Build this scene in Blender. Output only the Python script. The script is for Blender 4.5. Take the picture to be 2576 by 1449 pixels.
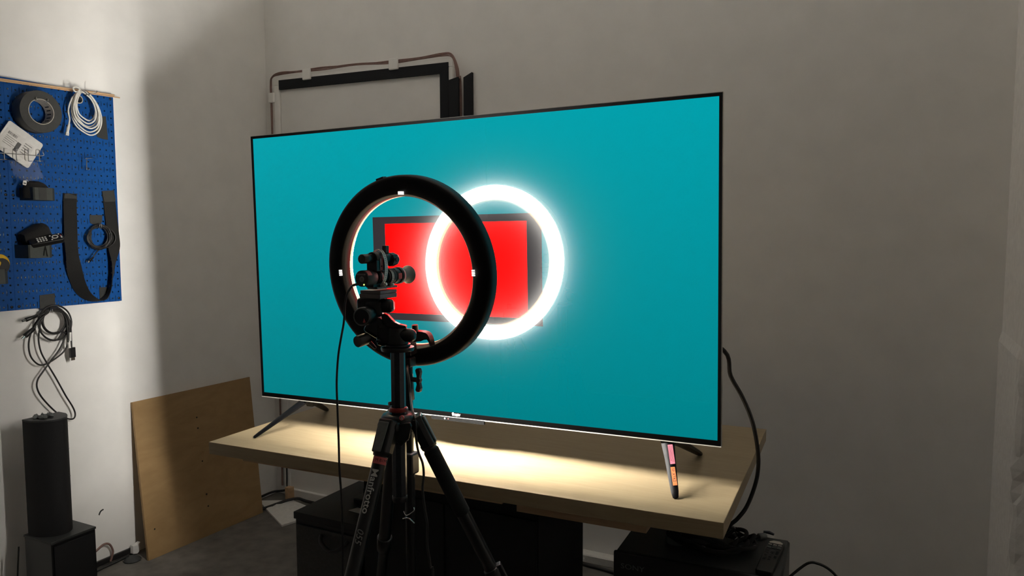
import bpy, bmesh, math, random
from mathutils import Vector as V, Matrix
random.seed(7)
for o in list(bpy.data.objects): bpy.data.objects.remove(o)
S = bpy.context.scene
COL = S.collection
PI = math.pi

# ------------------------------------------------------------------ camera
F_PX, CXP, CYP = 1857.22, 1288.0, 724.5
yaw, pitch, roll, CH = -0.4743, 0.0744, -0.0038, 1.3266
fw = V((math.sin(yaw)*math.cos(pitch), math.cos(yaw)*math.cos(pitch), -math.sin(pitch)))
r0 = V((math.cos(yaw), -math.sin(yaw), 0)); u0 = r0.cross(fw)
RT = (r0*math.cos(roll) + u0*math.sin(roll)); UP = (u0*math.cos(roll) - r0*math.sin(roll))
CAM = V((0, 0, CH))
cam = bpy.data.cameras.new('camera'); co = bpy.data.objects.new('camera', cam); COL.objects.link(co)
M = Matrix((RT, UP, -fw)).transposed().to_4x4(); M.translation = CAM
co.matrix_world = M
cam.sensor_width = 36; cam.lens = F_PX/2576*36; cam.clip_start = 0.02
S.camera = co
# ------------------------------------------------------------------ exposure and world
S.view_settings.view_transform = 'Standard'; S.view_settings.look = 'None'
S.view_settings.gamma = 1; S.view_settings.use_curve_mapping = False
S.view_settings.exposure = 0.0
RING_STRENGTH = 560.0
SCREEN_STRENGTH = 1.0
w = bpy.data.worlds.new('world'); S.world = w; w.use_nodes = True
w.node_tree.nodes['Background'].inputs[0].default_value = (0.02, 0.02, 0.02, 1)
w.node_tree.nodes['Background'].inputs[1].default_value = 0.05
try:
    S.cycles.max_bounces = 10; S.cycles.diffuse_bounces = 8; S.cycles.glossy_bounces = 4
    S.cycles.sample_clamp_indirect = 8
except Exception: pass

# ------------------------------------------------------------------ placing helpers: a sight line meets a real plane
def ray(x, y): return RT*((x-CXP)/F_PX) - UP*((y-CYP)/F_PX) + fw
def at(x, y, s): return CAM + ray(x, y)*s
def onX(x, y, v): d = ray(x, y); return CAM + d*((v-CAM.x)/d.x)
def onY(x, y, v): d = ray(x, y); return CAM + d*((v-CAM.y)/d.y)
def onZ(x, y, v): d = ray(x, y); return CAM + d*((v-CAM.z)/d.z)

class Fr:
    def __init__(s, o, ex, ey, ez): s.o, s.x, s.y, s.z = V(o), V(ex).normalized(), V(ey).normalized(), V(ez).normalized()
    def p(s, u=0, v=0, w=0): return s.o + s.x*u + s.y*v + s.z*w
    def at(s, o): return Fr(o, s.x, s.y, s.z)
def frame(o, z, xhint=(1, 0, 0)):
    z = V(z).normalized(); xh = V(xhint)
    if abs(z.dot(xh.normalized())) > .98: xh = V((0, 1, 0)) if abs(z.y) < .9 else V((0, 0, 1))
    y = z.cross(xh).normalized(); x = y.cross(z).normalized()
    return Fr(o, x, y, z)
WORLD = Fr((0, 0, 0), (1, 0, 0), (0, 1, 0), (0, 0, 1))

# ------------------------------------------------------------------ materials
MATS = {}
def mat(name, col, rough=.5, metal=0, scale=60, var=.08, bump=0., spec=.5, emit=None, es=0, stretch=None, trans=0, alpha=1, coat=0):
    m = bpy.data.materials.new(name); m.use_nodes = True; nt = m.node_tree; N = nt.nodes; L = nt.links
    b = N['Principled BSDF']
    b.inputs['Roughness'].default_value = rough; b.inputs['Metallic'].default_value = metal
    b.inputs['Specular IOR Level'].default_value = spec
    b.inputs['Transmission Weight'].default_value = trans; b.inputs['Alpha'].default_value = alpha
    b.inputs['Coat Weight'].default_value = coat
    tc = N.new('ShaderNodeTexCoord'); mp = N.new('ShaderNodeMapping'); L.new(tc.outputs['Object'], mp.inputs[0])
    if stretch: mp.inputs['Scale'].default_value = stretch
    no = N.new('ShaderNodeTexNoise'); no.inputs['Scale'].default_value = scale; no.inputs['Detail'].default_value = 5
    L.new(mp.outputs[0], no.inputs['Vector'])
    cr = N.new('ShaderNodeValToRGB'); e = cr.color_ramp.elements
    e[0].position = .3; e[1].position = .7
    e[0].color = [max(0, c*(1-var)) for c in col] + [1]; e[1].color = [min(1, c*(1+var)) for c in col] + [1]
    L.new(no.outputs['Fac'], cr.inputs[0]); L.new(cr.outputs[0], b.inputs['Base Color'])
    if bump:
        bp = N.new('ShaderNodeBump'); bp.inputs['Strength'].default_value = bump; bp.inputs['Distance'].default_value = .002
        L.new(no.outputs['Fac'], bp.inputs['Height']); L.new(bp.outputs[0], b.inputs['Normal'])
    if emit: b.inputs['Emission Color'].default_value = (*emit, 1); b.inputs['Emission Strength'].default_value = es
    MATS[name] = m; return m

mat('wall_paint', (.84, .828, .80), .85, scale=9, var=.03, bump=.15)
mat('wall_plaster', (.85, .83, .80), .9, scale=45, var=.05, bump=.8)
mat('trim_paint', (.88, .87, .84), .6, scale=20, var=.03)
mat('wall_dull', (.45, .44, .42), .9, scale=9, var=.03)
mat('housing_black', (.003, .003, .003), .5, scale=200, var=.15, spec=.18)
mat('concrete', (.14, .13, .115), .75, scale=14, var=.28, bump=.3)
mat('ceiling_paint', (.84, .82, .79), .9, scale=10, var=.03)
mat('black_plastic', (.006, .006, .0065), .4, scale=300, var=.2, bump=.05)
mat('black_satin', (.007, .007, .0075), .32, scale=200, var=.15)
mat('black_matte', (.004, .004, .004), .8, scale=300, var=.3, bump=.1)
mat('black_cloth', (.009, .0085, .008), .95, scale=600, var=.4, bump=.5)
mat('black_grille', (.008, .008, .009), .8, scale=900, var=.5, bump=.4)
mat('black_rubber', (.014, .013, .013), .45, scale=120, var=.2)
mat('black_tape', (.022, .023, .021), .6, scale=500, var=.25, bump=.2)
mat('foam_black', (.008, .009, .012), .95, scale=700, var=.3, bump=.3)
mat('sensor_black', (.006, .006, .006), .6, spec=.08)
mat('edge_bright', (.75, .72, .66), .45, .6)
mat('leg_black', (.003, .003, .0035), .38, spec=.12)
mat('brushed_black', (.16, .15, .15), .48, 1)
mat('label_grey', (.26, .26, .25), .6)
mat('bezel', (.0012, .0012, .0012), .4, spec=.05, scale=400, var=.15)
mat('bezel_brushed', (.10, .095, .09), .35, .6, scale=120, var=.4, stretch=(1, 1, 60))
mat('silver_edge', (.75, .72, .68), .22, 1, scale=200, var=.05)
mat('chrome', (.85, .85, .84), .12, 1, scale=200, var=.04)
mat('steel_band', (.68, .65, .60), .45, .5, scale=300, var=.12)
mat('gunmetal', (.05, .053, .06), .3, .8, scale=150, var=.1)
mat('grey_plastic', (.11, .12, .115), .55, scale=150, var=.12)
mat('dark_grey', (.03, .032, .032), .55, scale=150, var=.15)
mat('bin_plastic', (.038, .045, .040), .6, scale=150, var=.12)
mat('red_anodised', (.20, .018, .014), .3, .5, scale=100, var=.1)
mat('white_rubber', (.72, .70, .64), .45, scale=80, var=.06)
mat('white_plastic', (.78, .77, .74), .45, scale=80, var=.04)
mat('paper', (.72, .71, .68), .8, scale=60, var=.06, bump=.1)
mat('print_grey', (.12, .12, .12), .8, scale=60, var=.1)
mat('print_white', (.55, .55, .53), .7, scale=60, var=.05)
mat('label_red', (.55, .10, .10), .6, scale=60, var=.08)
mat('label_pink', (.62, .14, .20), .6, scale=60, var=.08)
mat('label_orange', (.85, .22, .06), .6, scale=60, var=.08)
mat('print_black', (.01, .01, .01), .7)
mat('peg_blue', (.003, .062, .25), .5, scale=120, var=.10, bump=.05, spec=.2)
mat('bamboo', (.62, .40, .22), .6, scale=60, var=.15, stretch=(1, .08, 1))
mat('core_card', (.45, .42, .36), .7, scale=70, var=.2)
mat('duct_grey', (.036, .037, .035), .55, scale=90, var=.15)
mat('yellow_plastic', (.75, .45, .02), .5)
mat('brown_cable', (.22, .13, .11), .55, scale=60, var=.15)
mat('green_led', (.3, .8, .2), .4, emit=(.55, .9, .2), es=2.0)
mat('white_led', (.8, .8, .8), .4, emit=(1, .97, .92), es=2.0)
mat('red_led', (.8, .1, .1), .4, emit=(1, .12, .10), es=1.0)
mat('ring_trim', (.85, .62, .50), .5, emit=(1.0, .62, .36), es=.9, var=.03)
mat('vent_led', (.8, .8, .8), .5, emit=(1, .95, .9), es=2.5)
mat('diffuser', (.8, .8, .8), .6, emit=(1, .965, .90), es=RING_STRENGTH)
mat('diffuser_edge', (.8, .7, .5), .6, emit=(1, .72, .36), es=60.0)
mat('eyecup', (.18, .16, .15), .45, scale=100, var=.1)
mat('clear_film', (.7, .72, .75), .2, alpha=.05, scale=30, var=.1)
mat('cabinet_front', (.045, .043, .040), .65, scale=160, var=.2)

def wood(name, a, b, scale, stretch, rough=.5, ringdist=2.5):
    m = bpy.data.materials.new(name); m.use_nodes = True; nt = m.node_tree; N = nt.nodes; L = nt.links
    p = N['Principled BSDF']; p.inputs['Roughness'].default_value = rough
    tc = N.new('ShaderNodeTexCoord'); mp = N.new('ShaderNodeMapping'); mp.inputs['Scale'].default_value = stretch
    L.new(tc.outputs['Object'], mp.inputs[0])
    n1 = N.new('ShaderNodeTexNoise'); n1.inputs['Scale'].default_value = scale; n1.inputs['Detail'].default_value = 6; n1.inputs['Distortion'].default_value = ringdist
    n2 = N.new('ShaderNodeTexNoise'); n2.inputs['Scale'].default_value = scale*8; n2.inputs['Detail'].default_value = 4
    L.new(mp.outputs[0], n1.inputs['Vector']); L.new(mp.outputs[0], n2.inputs['Vector'])
    mx = N.new('ShaderNodeMath'); mx.operation = 'MULTIPLY_ADD'; mx.inputs[1].default_value = .35
    L.new(n2.outputs['Fac'], mx.inputs[0]); L.new(n1.outputs['Fac'], mx.inputs[2])
    cr = N.new('ShaderNodeValToRGB'); cr.color_ramp.elements[0].position = .42; cr.color_ramp.elements[1].position = .88
    cr.color_ramp.elements[0].color = (*a, 1); cr.color_ramp.elements[1].color = (*b, 1)
    L.new(mx.outputs[0], cr.inputs[0]); L.new(cr.outputs[0], p.inputs['Base Color'])
    bp = N.new('ShaderNodeBump'); bp.inputs['Strength'].default_value = .08; bp.inputs['Distance'].default_value = .001
    L.new(n2.outputs['Fac'], bp.inputs['Height']); L.new(bp.outputs[0], p.inputs['Normal'])
    MATS[name] = m
wood('maple', (.275, .208, .118), (.325, .255, .152), 3.0, (1.2, 14, 14), .42)
wood('beam_wood', (.38, .25, .14), (.48, .33, .20), 3.0, (1.2, 14, 14), .6)
wood('plywood', (.29, .175, .072), (.37, .235, .105), 3.0, (6, 1.0, 2.0), .7)
wood('plywood_edge', (.30, .20, .12), (.55, .42, .28), 6, (1, 1, 1), .8)

# ------------------------------------------------------------------ mesh building
class B:
    def __init__(s): s.v = []; s.f = []
    def add(s, vs, fs):
        n = len(s.v); s.v += [V(v) for v in vs]; s.f += [[i+n for i in f] for f in fs]; return s
    def box(s, u0, u1, v0, v1, w0, w1, fr=WORLD):
        vs = [fr.p(a, b, c) for c in (w0, w1) for (a, b) in ((u0, v0), (u1, v0), (u1, v1), (u0, v1))]
        return s.add(vs, [(3, 2, 1, 0), (4, 5, 6, 7), (0, 1, 5, 4), (1, 2, 6, 5), (2, 3, 7, 6), (3, 0, 4, 7)])
    def prism(s, pts, fr, w0, w1):
        n = len(pts); vs = [fr.p(a, b, w0) for a, b in pts] + [fr.p(a, b, w1) for a, b in pts]
        return s.add(vs, [list(range(n))[::-1], [n+i for i in range(n)]] + [(i, (i+1) % n, n+(i+1) % n, n+i) for i in range(n)])
    def lathe(s, prof, fr, seg=32, closed=False):
        # prof: list of (radius, height along z)
        n = len(prof); vs = []
        for k in range(seg):
            a = 2*PI*k/seg
            for r, h in prof: vs.append(fr.p(r*math.cos(a), r*math.sin(a), h))
        fs = []
        for k in range(seg):
            k2 = (k+1) % seg
            for i in range(n if closed else n-1):
                j = (i+1) % n
                fs.append((k*n+i, k2*n+i, k2*n+j, k*n+j))
        if not closed:
            if prof[0][0] > 1e-6: fs.append([k*n for k in range(seg)][::-1])
            if prof[-1][0] > 1e-6: fs.append([k*n+n-1 for k in range(seg)])
        return s.add(vs, fs)
    def cyl(s, p0, p1, ra, rb=None, seg=24, bev=0):
        p0, p1 = V(p0), V(p1); L = (p1-p0).length; rb = ra if rb is None else rb
        fr = frame(p0, p1-p0)
        if bev: return s.lathe([(ra-bev, 0), (ra, bev), (rb, L-bev), (rb-bev, L)], fr, seg)
        return s.lathe([(ra, 0), (rb, L)], fr, seg)
    def tube(s, pts, r, seg=8, sm=6, flat=None):
        pts = [V(p) for p in pts]
        if sm > 1: pts = spline(pts, sm)
        n = len(pts); vs = []; prev = None
        for i, p in enumerate(pts):
            d = (pts[min(i+1, n-1)]-pts[max(i-1, 0)]).normalized()
            if prev is None:
                a = d.cross(V((0, 0, 1)));  a = a if a.length > .1 else d.cross(V((1, 0, 0)))
            else: a = prev - d*prev.dot(d)
            a.normalize(); prev = a; b = d.cross(a)
            rr = r[min(i, len(r)-1)] if isinstance(r, list) else r
            for k in range(seg):
                t = 2*PI*k/seg; vs.append(p + a*rr*math.cos(t) + b*rr*math.sin(t))
        fs = [(i*seg+k, i*seg+(k+1) % seg, (i+1)*seg+(k+1) % seg, (i+1)*seg+k) for i in range(n-1) for k in range(seg)]
        fs += [list(range(seg))[::-1], [(n-1)*seg+k for k in range(seg)]]
        return s.add(vs, fs)
    def ribbon(s, pts, wid, th, sm=6):
        # pts: (centre, width direction, face normal)
        C = spline([V(p[0]) for p in pts], sm); W = spline([V(p[1]) for p in pts], sm); Nn = spline([V(p[2]) for p in pts], sm)
        vs = []
        for c, a, b in zip(C, W, Nn):
            a = a.normalized()*wid/2; b = b.normalized()*th/2
            vs += [c-a-b, c+a-b, c+a+b, c-a+b]
        n = len(C)
        fs = [(i*4+k, i*4+(k+1) % 4, i*4+4+(k+1) % 4, i*4+4+k) for i in range(n-1) for k in range(4)] + [(3, 2, 1, 0), tuple(4*n-4+k for k in range(4))]
        return s.add(vs, fs)
    def obj(s, name, m, parent=None, smooth=None, bevel=0, label=None, loc=None, kind=None):
        root = parent
        while root is not None and root.parent is not None: root = root.parent
        off = V(root.location) if root is not None else (V(loc) if loc is not None else V((0, 0, 0)))
        me = bpy.data.meshes.new(name); me.from_pydata([v-off for v in s.v], [], s.f); me.validate()
        bm = bmesh.new(); bm.from_mesh(me); bmesh.ops.recalc_face_normals(bm, faces=bm.faces); bm.to_mesh(me); bm.free()
        me.materials.append(MATS[m])
        if smooth:
            me.shade_smooth(); me.set_sharp_from_angle(angle=math.radians(smooth))
        o = bpy.data.objects.new(name, me); COL.objects.link(o)
        if parent is not None: o.parent = parent
        else: o.location = off
        if bevel:
            md = o.modifiers.new('bevel', 'BEVEL'); md.width = bevel; md.segments = 2; md.limit_method = 'ANGLE'; md.angle_limit = math.radians(50)
        if label: o['label'] = label
        if kind: o['kind'] = kind
        return o
def spline(pts, sm):
    n = len(pts); out = []
    for i in range(n-1):
        p0 = pts[max(i-1, 0)]; p1 = pts[i]; p2 = pts[i+1]; p3 = pts[min(i+2, n-1)]
        for k in range(sm):
            t = k/sm
            out.append(.5*((2*p1) + (p2-p0)*t + (2*p0-5*p1+4*p2-p3)*t*t + (3*p1-p0-3*p2+p3)*t**3))
    out.append(pts[-1]); return out
def thing(name, label, cat, loc, group=None):
    o = bpy.data.objects.new(name, None); COL.objects.link(o); o.location = V(loc); o.empty_display_size = .05
    o['label'] = label; o['category'] = cat
    if group: o['group'] = group
    return o
def tag(o, label, cat, group=None):
    o['label'] = label; o['category'] = cat
    if group: o['group'] = group
    return o
def text(s, fr, size, m, parent, name='lettering', align='LEFT', shear=0, ext=.0002, sx=1, bold=0, label=None):
    c = bpy.data.curves.new('t', 'FONT'); c.body = s; c.size = size; c.extrude = ext; c.shear = shear; c.offset = bold
    c.align_x = align; c.align_y = 'CENTER'; c.resolution_u = 3
    o = bpy.data.objects.new('t', c); COL.objects.link(o)
    bpy.context.view_layer.update()
    me = bpy.data.meshes.new_from_object(o.evaluated_get(bpy.context.evaluated_depsgraph_get()))
    bpy.data.objects.remove(o); bpy.data.curves.remove(c)
    root = parent
    while root.parent is not None: root = root.parent
    off = V(root.location)
    for v in me.vertices: v.co = fr.p(v.co.x*sx, v.co.y, v.co.z) - off
    me.materials.clear(); me.materials.append(MATS[m]); me.name = name
    ob = bpy.data.objects.new(name, me); COL.objects.link(ob); ob.parent = parent
    if label: ob['label'] = label
    return ob
def struct(b, name, m, **k):
    o = b.obj(name, m, **k); o['kind'] = 'structure'; return o
def roundrect(w, h, r, n=5):
    pts = []
    for cx, cy, a0 in ((w/2-r, h/2-r, 0), (-w/2+r, h/2-r, 90), (-w/2+r, -h/2+r, 180), (w/2-r, -h/2+r, 270)):
        for i in range(n+1):
            a = math.radians(a0+90*i/n); pts.append((cx+r*math.cos(a), cy+r*math.sin(a)))
    return pts

# ================================================================== THE ROOM
XL, YB, XR, CZ, YF, XE = -2.777, 2.753, .313, 2.95, -1.9, 1.7
struct(B().box(XL-.1, XE+.1, YF-.1, YB+.1, -.08, 0), 'floor', 'concrete')
struct(B().box(XL-.1, XE+.1, YF-.1, YB+.1, CZ, CZ+.08), 'ceiling', 'ceiling_paint')
struct(B().box(XL-.1, XL, YF-.1, YB+.1, 0, CZ), 'wall_left', 'wall_paint')
struct(B().box(XL, XE+.1, YB, YB+.1, 0, CZ), 'wall_back', 'wall_paint')
struct(B().box(XL-.1, XE+.1, YF-.1, YF, 0, CZ), 'wall_front', 'wall_dull')
struct(B().box(XE, XE+.1, YF, YB, 0, CZ), 'wall_far_right', 'wall_paint')
# projecting corner at the right with its rough plastered edge
b = B(); nz = 90; rows = []
for i in range(nz+1):
    z = CZ*i/nz; lean = (.006 if z > 1 else -.002) + .004*(z-1.2)
    j = random.uniform(-.0035, .0035) if z < 1.25 else random.uniform(-.001, .001)
    c = .010 if .62 < z < .72 else 0
    rows.append([(XR+lean, YB+.02, z), (XR+lean, 2.37, z), (XR+lean+.004+j-c*.6, 2.352, z), (XR+lean+.012+abs(j)+c, 2.342+j, z), (XR+lean+.03, 2.335, z), (XE+.02, 2.335, z), (XE+.02, YB+.02, z)])
m_ = len(rows[0])
b.add([p for r in rows for p in r], [(i*m_+k, i*m_+k+1, (i+1)*m_+k+1, (i+1)*m_+k) for i in range(nz) for k in range(m_-1)])
struct(b, 'wall_right', 'wall_plaster')

# door on the back wall: slab and casing, flush with the wall
yd = YB-.018
d1 = B().box(-2.672, -1.722, YB-.010, YB-.001, .02, 2.034)
door = struct(d1, 'door_1', 'wall_paint')
c = B().box(-2.709, -2.674, yd, YB, 0, 2.0485).obj('casing', 'trim_paint', door, bevel=.003)
c = B().box(-1.720, -1.685, yd, YB, 0, 2.0350).obj('casing', 'trim_paint', door, bevel=.003)
b = B(); b.add([(-2.709, yd, 2.050), (-1.685, yd, 2.036), (-1.685, yd, 2.068), (-2.709, yd, 2.084), (-2.709, YB, 2.050), (-1.685, YB, 2.036), (-1.685, YB, 2.068), (-2.709, YB, 2.084)], [(0, 1, 2, 3), (7, 6, 5, 4), (0, 4, 5, 1), (1, 5, 6, 2), (2, 6, 7, 3), (3, 7, 4, 0)])
b.obj('head_casing', 'trim_paint', door)
B().box(-2.676, -2.660, YB-.02, YB-.008, 1.735, 1.785).obj('hinge', 'dark_grey', door, bevel=.002)
b = B(); y0 = yd-.004
b.add([(-2.672, y0, 2.025), (-1.747, y0, 2.010), (-1.704, y0, 2.054), (-2.672, y0, 2.070), (-2.672, YB-.011, 2.025), (-1.747, YB-.011, 2.010), (-1.704, YB-.011, 2.054), (-2.672, YB-.011, 2.070)], [(0, 1, 2, 3), (7, 6, 5, 4), (0, 4, 5, 1), (1, 5, 6, 2), (2, 6, 7, 3), (3, 7, 4, 0)])
tag(b.obj('foam_strip', 'foam_black'), 'long black foam strip stuck along the top of the white door', 'foam strip')
b = B(); b.add([(-1.747, y0, .6), (-1.704, y0, .6), (-1.704, y0, 2.0535), (-1.747, y0, 2.0095), (-1.747, YB-.011, .6), (-1.704, YB-.011, .6), (-1.704, YB-.011, 2.0535), (-1.747, YB-.011, 2.0095)], [(0, 1, 2, 3), (7, 6, 5, 4), (0, 4, 5, 1), (1, 5, 6, 2), (2, 6, 7, 3), (3, 7, 4, 0)])
tag(b.obj('foam_strip', 'foam_black'), 'upright black foam strip stuck down the right edge of the white door', 'foam strip')
def quadslab(p, y0, y1):
    return B().add([(x, y0, z) for x, z in p] + [(x, y1, z) for x, z in p], [(0, 1, 2, 3), (7, 6, 5, 4), (0, 4, 5, 1), (1, 5, 6, 2), (2, 6, 7, 3), (3, 7, 4, 0)])
tag(quadslab([(-1.682, .9), (-1.650, .9), (-1.650, 1.986), (-1.699, 1.976)], YB-.030, YB-.019).obj('foam_strip', 'foam_black'), 'black foam strip standing upright just right of the door casing', 'foam strip')
tag(quadslab([(-1.634, .9), (-1.593, .9), (-1.593, 2.002), (-1.634, 1.984)], YB-.014, YB-.0005).obj('foam_strip', 'foam_black'), 'rightmost black foam strip with a slanted top, on the wall beside the door', 'foam strip')
# brown cables round the casing with white clips
for k, (dx, r_) in enumerate(((0, .003), (.006, .003), (.011, .0028))):
    pts = [(-2.718-dx*.5, yd-.002, .05), (-2.719-dx*.5, yd-.002, 1.0), (-2.721-dx*.6, yd-.002, 1.9), (-2.722-dx*.6, yd-.002, 2.05), (-2.712-dx*.2, yd-.003, 2.088+dx*.3), (-2.66, yd-.003, 2.096+dx), (-2.55, yd-.003, 2.097+dx*.4), (-2.40, yd-.003, 2.092+dx*1.1), (-2.2, yd-.003, 2.094+dx*.8*(k % 2)), (-2.0, yd-.003, 2.080+dx), (-1.85, yd-.003, 2.082+dx*.6), (-1.73, yd-.003, 2.083+dx), (-1.685, yd-.003, 2.073+dx), (-1.668+dx, yd-.003, 2.03), (-1.661+dx, yd-.003, 1.98), (-1.659+dx, YB-.006-.003, 1.9), (-1.658+dx, YB-.009, 1.0)]
    tag(B().tube(pts, r_, 6, 5).obj('wire', 'brown_cable', smooth=60), ['brown wire nearest the door casing, looped around its top', 'middle brown wire looped around the top of the door casing', 'outermost brown wire looped around the top of the door casing'][k], 'wire', 'wires clipped around the door casing')
for k, (x, z, ang) in enumerate(((-2.49, 2.083, 0), (-1.986, 2.078, 0), (-2.716, 1.99, 90))):
    b = B()
    if ang == 0: b.box(x-.025, x+.025, yd-.012, yd+.001, z-.028, z+.022)
    else: b.box(x-.02, x+.014, yd-.012, yd+.001, z-.024, z+.024)
    tag(b.obj('cable_clip', 'trim_paint', bevel=.004), ['left white cable clip on top of the door casing', 'right white cable clip on top of the door casing', 'white cable clip on the left upright of the door casing'][k], 'cable clip')

# wall base mess on the back wall: low ledge, tape, cloth, wood block, cables
struct(B().box(-2.66, -1.75, YB-.03, YB-.011, .0, .045), 'baseboard_back', 'trim_paint', bevel=.004)
tag(B().box(-2.665, -2.630, YB-.062, YB-.032, 0, .062).obj('wood_block', 'bamboo', bevel=.003), 'small pale wood block standing at the foot of the door', 'wood block')
b = B(); gx, gy = 10, 6; q = [onZ(712, 1257, .012), onZ(757, 1251, .012), onZ(795, 1263, .012), onZ(768, 1288, .012)]
q = [V((-2.75, 2.60, 0)), V((-2.60, 2.68, 0)), V((-2.36, 2.62, 0)), V((-2.42, 2.42, 0))]
vs = []
for i in range(gx+1):
    for j in range(gy+1):
        s_, t_ = i/gx, j/gy; p = (q[0]*(1-s_)+q[3]*s_)*(1-t_) + (q[1]*(1-s_)+q[2]*s_)*t_
        vs.append((p.x, p.y, .010+.010*abs(math.sin(i*1.3+j*2.1))*(0 < i < gx)*(0 < j < gy)))
n0 = len(vs); vs += [(v[0], v[1], .001) for v in vs]
W_ = gy+1
fs = [(i*W_+j, (i+1)*W_+j, (i+1)*W_+j+1, i*W_+j+1) for i in range(gx) for j in range(gy)]
fs += [tuple(n0+k for k in f[::-1]) for f in fs]
rim = [i*W_ for i in range(gx+1)] + [gx*W_+j for j in range(1, gy+1)] + [i*W_+gy for i in range(gx-1, -1, -1)] + [j for j in range(gy-1, 0, -1)]
fs += [(rim[k], rim[(k+1) % len(rim)], n0+rim[(k+1) % len(rim)], n0+rim[k]) for k in range(len(rim))]
tag(B().add(vs, fs).obj('cloth', 'paper', smooth=40), 'crumpled white cloth lying on the floor at the foot of the door', 'cloth')
tag(B().tube([(-2.745, 2.30, .008), (-2.66, 2.50, .008), (-2.58, 2.66, .026), (-2.50, 2.702, .008), (-2.1, 2.705, .008), (-1.5, 2.70, .008), (-.9, 2.65, .008), (-.5, 2.52, .008), (-.3, 2.35, .008)], .007, 8, 6).obj('power_cable', 'black_rubber', smooth=60), 'thick black power cable along the foot of the back wall', 'cable')
tag(B().tube([(-1.70, 2.735, .008), (-1.2, 2.73, .008), (-.8, 2.728, .01), (-.45, 2.70, .008), (-.2, 2.62, .007)], .005, 8, 6).obj('floor_wire', 'grey_plastic', smooth=60), 'thin grey wire along the floor under the white tape', 'wire')
tag(B().box(-1.10, -.70, YB-.050, YB-.044, .0, .03).box(-1.10, -.70, YB-.046, YB-.001, .026, .032).obj('tape_strip', 'white_plastic', bevel=.002), 'strip of white tape over the wires at the foot of the back wall', 'tape')
b = B().tube([(-2.755, 2.44, .02), (-2.757, 2.60, .02), (-2.757, 2.70, .02), (-2.70, 2.738, .03), (-2.692, 2.738, .07), (-2.690, 2.738, .17)], .006, 8, 6)
tag(b.obj('corner_cable', 'black_rubber', smooth=60), 'short dark cable rising in the room corner behind the board', 'cable')

# left wall foot: black floor strip, white scraps, stain, loop of pinkish hose
tag(B().box(XL+.001, XL+.012, 1.52, 1.925, .008, .030).obj('rubber_strip', 'black_rubber', bevel=.002), 'black rubber strip along the foot of the left wall', 'strip')
tag(B().tube([(XL+.03, 1.45, .006), (XL+.035, 1.65, .006), (XL+.028, 1.80, .006), (XL+.02, 1.9, .006)], .004, 6, 6).obj('floor_wire', 'dark_grey', smooth=60), 'thin dark wire on the floor along the left wall', 'wire')
tag(B().tube([onX(228, 1400, XL+.02), onX(244, 1384, XL+.02), onX(262, 1369, XL+.02), onX(276, 1370, XL+.02), onX(284, 1386, XL+.02), onX(281, 1402, XL+.016), onX(278, 1412, XL+.014)], .0042, 8, 6).obj('hose_loop', 'brown_cable', smooth=60), 'short pinkish hose looping out from behind the black subwoofer', 'hose')
b = B(); cc = onX(342, 1396, XL+.01)
b.prism([(-.02, -.02), (.0, -.025), (.018, -.012), (.012, .006), (.016, .02), (-.004, .012), (-.018, .016)], Fr((XL+.012, 1.935, .03), (0, 1, 0), (0, 0, 1), (1, 0, 0)), 0, .02)
tag(b.obj('plaster_scrap', 'white_plastic', bevel=.002), 'torn white plaster scrap at the foot of the left wall', 'scrap')
tag(B().lathe([(.03, 0), (.034, .004), (.026, .012), (.01, .02), (0, .022)], Fr((-2.715, 1.89, 0), (1, 0, 0), (0, 1, 0), (0, 0, 1)), 14).obj('dust_ball', 'dark_grey', smooth=60), 'grey lump of dust on the floor by the leaning board', 'dust')
# scuff mark on the wall, a thin flake of dark paint
p = onX(255, 1288, XL)
b = B().ribbon([((XL+.0006, p.y-.011, p.z-.009), (0, .6, -.6), (1, 0, 0)), ((XL+.0006, p.y-.003, p.z+.004), (0, .7, -.7), (1, 0, 0)), ((XL+.0006, p.y+.009, p.z+.008), (0, .4, -.8), (1, 0, 0))], .006, .0008, 5)
b.obj('scuff_mark', 'dark_grey', bpy.data.objects['wall_left'], label='dark curved scuff mark')

# ================================================================== PLYWOOD BOARD
bl, br_, tl, tr = V((-2.652, 1.917, 0)), V((-2.630, 2.512, 0)), V((-2.762, 1.952, .637)), V((-2.755, 2.572, .634))
ex = (br_-bl).normalized(); ey = ((tl+tr)/2-(bl+br_)/2).normalized(); ez = ex.cross(ey).normalized()
if ez.x < 0: ez = -ez
board = thing('plywood_board', 'square brown plywood board leaning against the left wall', 'board', (bl+br_)/2)
th = .012
A_ = [bl, br_, tr, tl]
pb = B().add([p_ + V((0, 0, 0)) for p_ in A_] + [p_-ez*th + V((0, 0, .0)) for p_ in A_], [(0, 1, 2, 3), (7, 6, 5, 4), (0, 4, 5, 1), (1, 5, 6, 2), (2, 6, 7, 3), (3, 7, 4, 0)])
sheet = pb.obj('sheet', 'plywood', board, bevel=.0008)
fb = Fr(bl, ex, ey, ez)
for k, (px, py) in enumerate(((495, 1050), (498, 1077), (509, 1160), (520, 1243), (524, 1273), (389, 1331))):
    d_ = ray(px, py); t_ = (bl-CAM).dot(ez)/d_.dot(ez); pt = CAM+d_*t_
    B().lathe([(.0035, 0), (.0035, .0006), (.0, .0008)], Fr(pt, ex, ey, ez), 10).obj('screw_hole', 'black_matte', board)
def onB(px, py):
    d_ = ray(px, py); return CAM+d_*((bl-CAM).dot(ez)/d_.dot(ez))+ez*.0003
B().tube([onB(422, 1145), onB(418, 1160), onB(413, 1174)], .0009, 5, 4).obj('scratch', 'black_matte', board)

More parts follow.
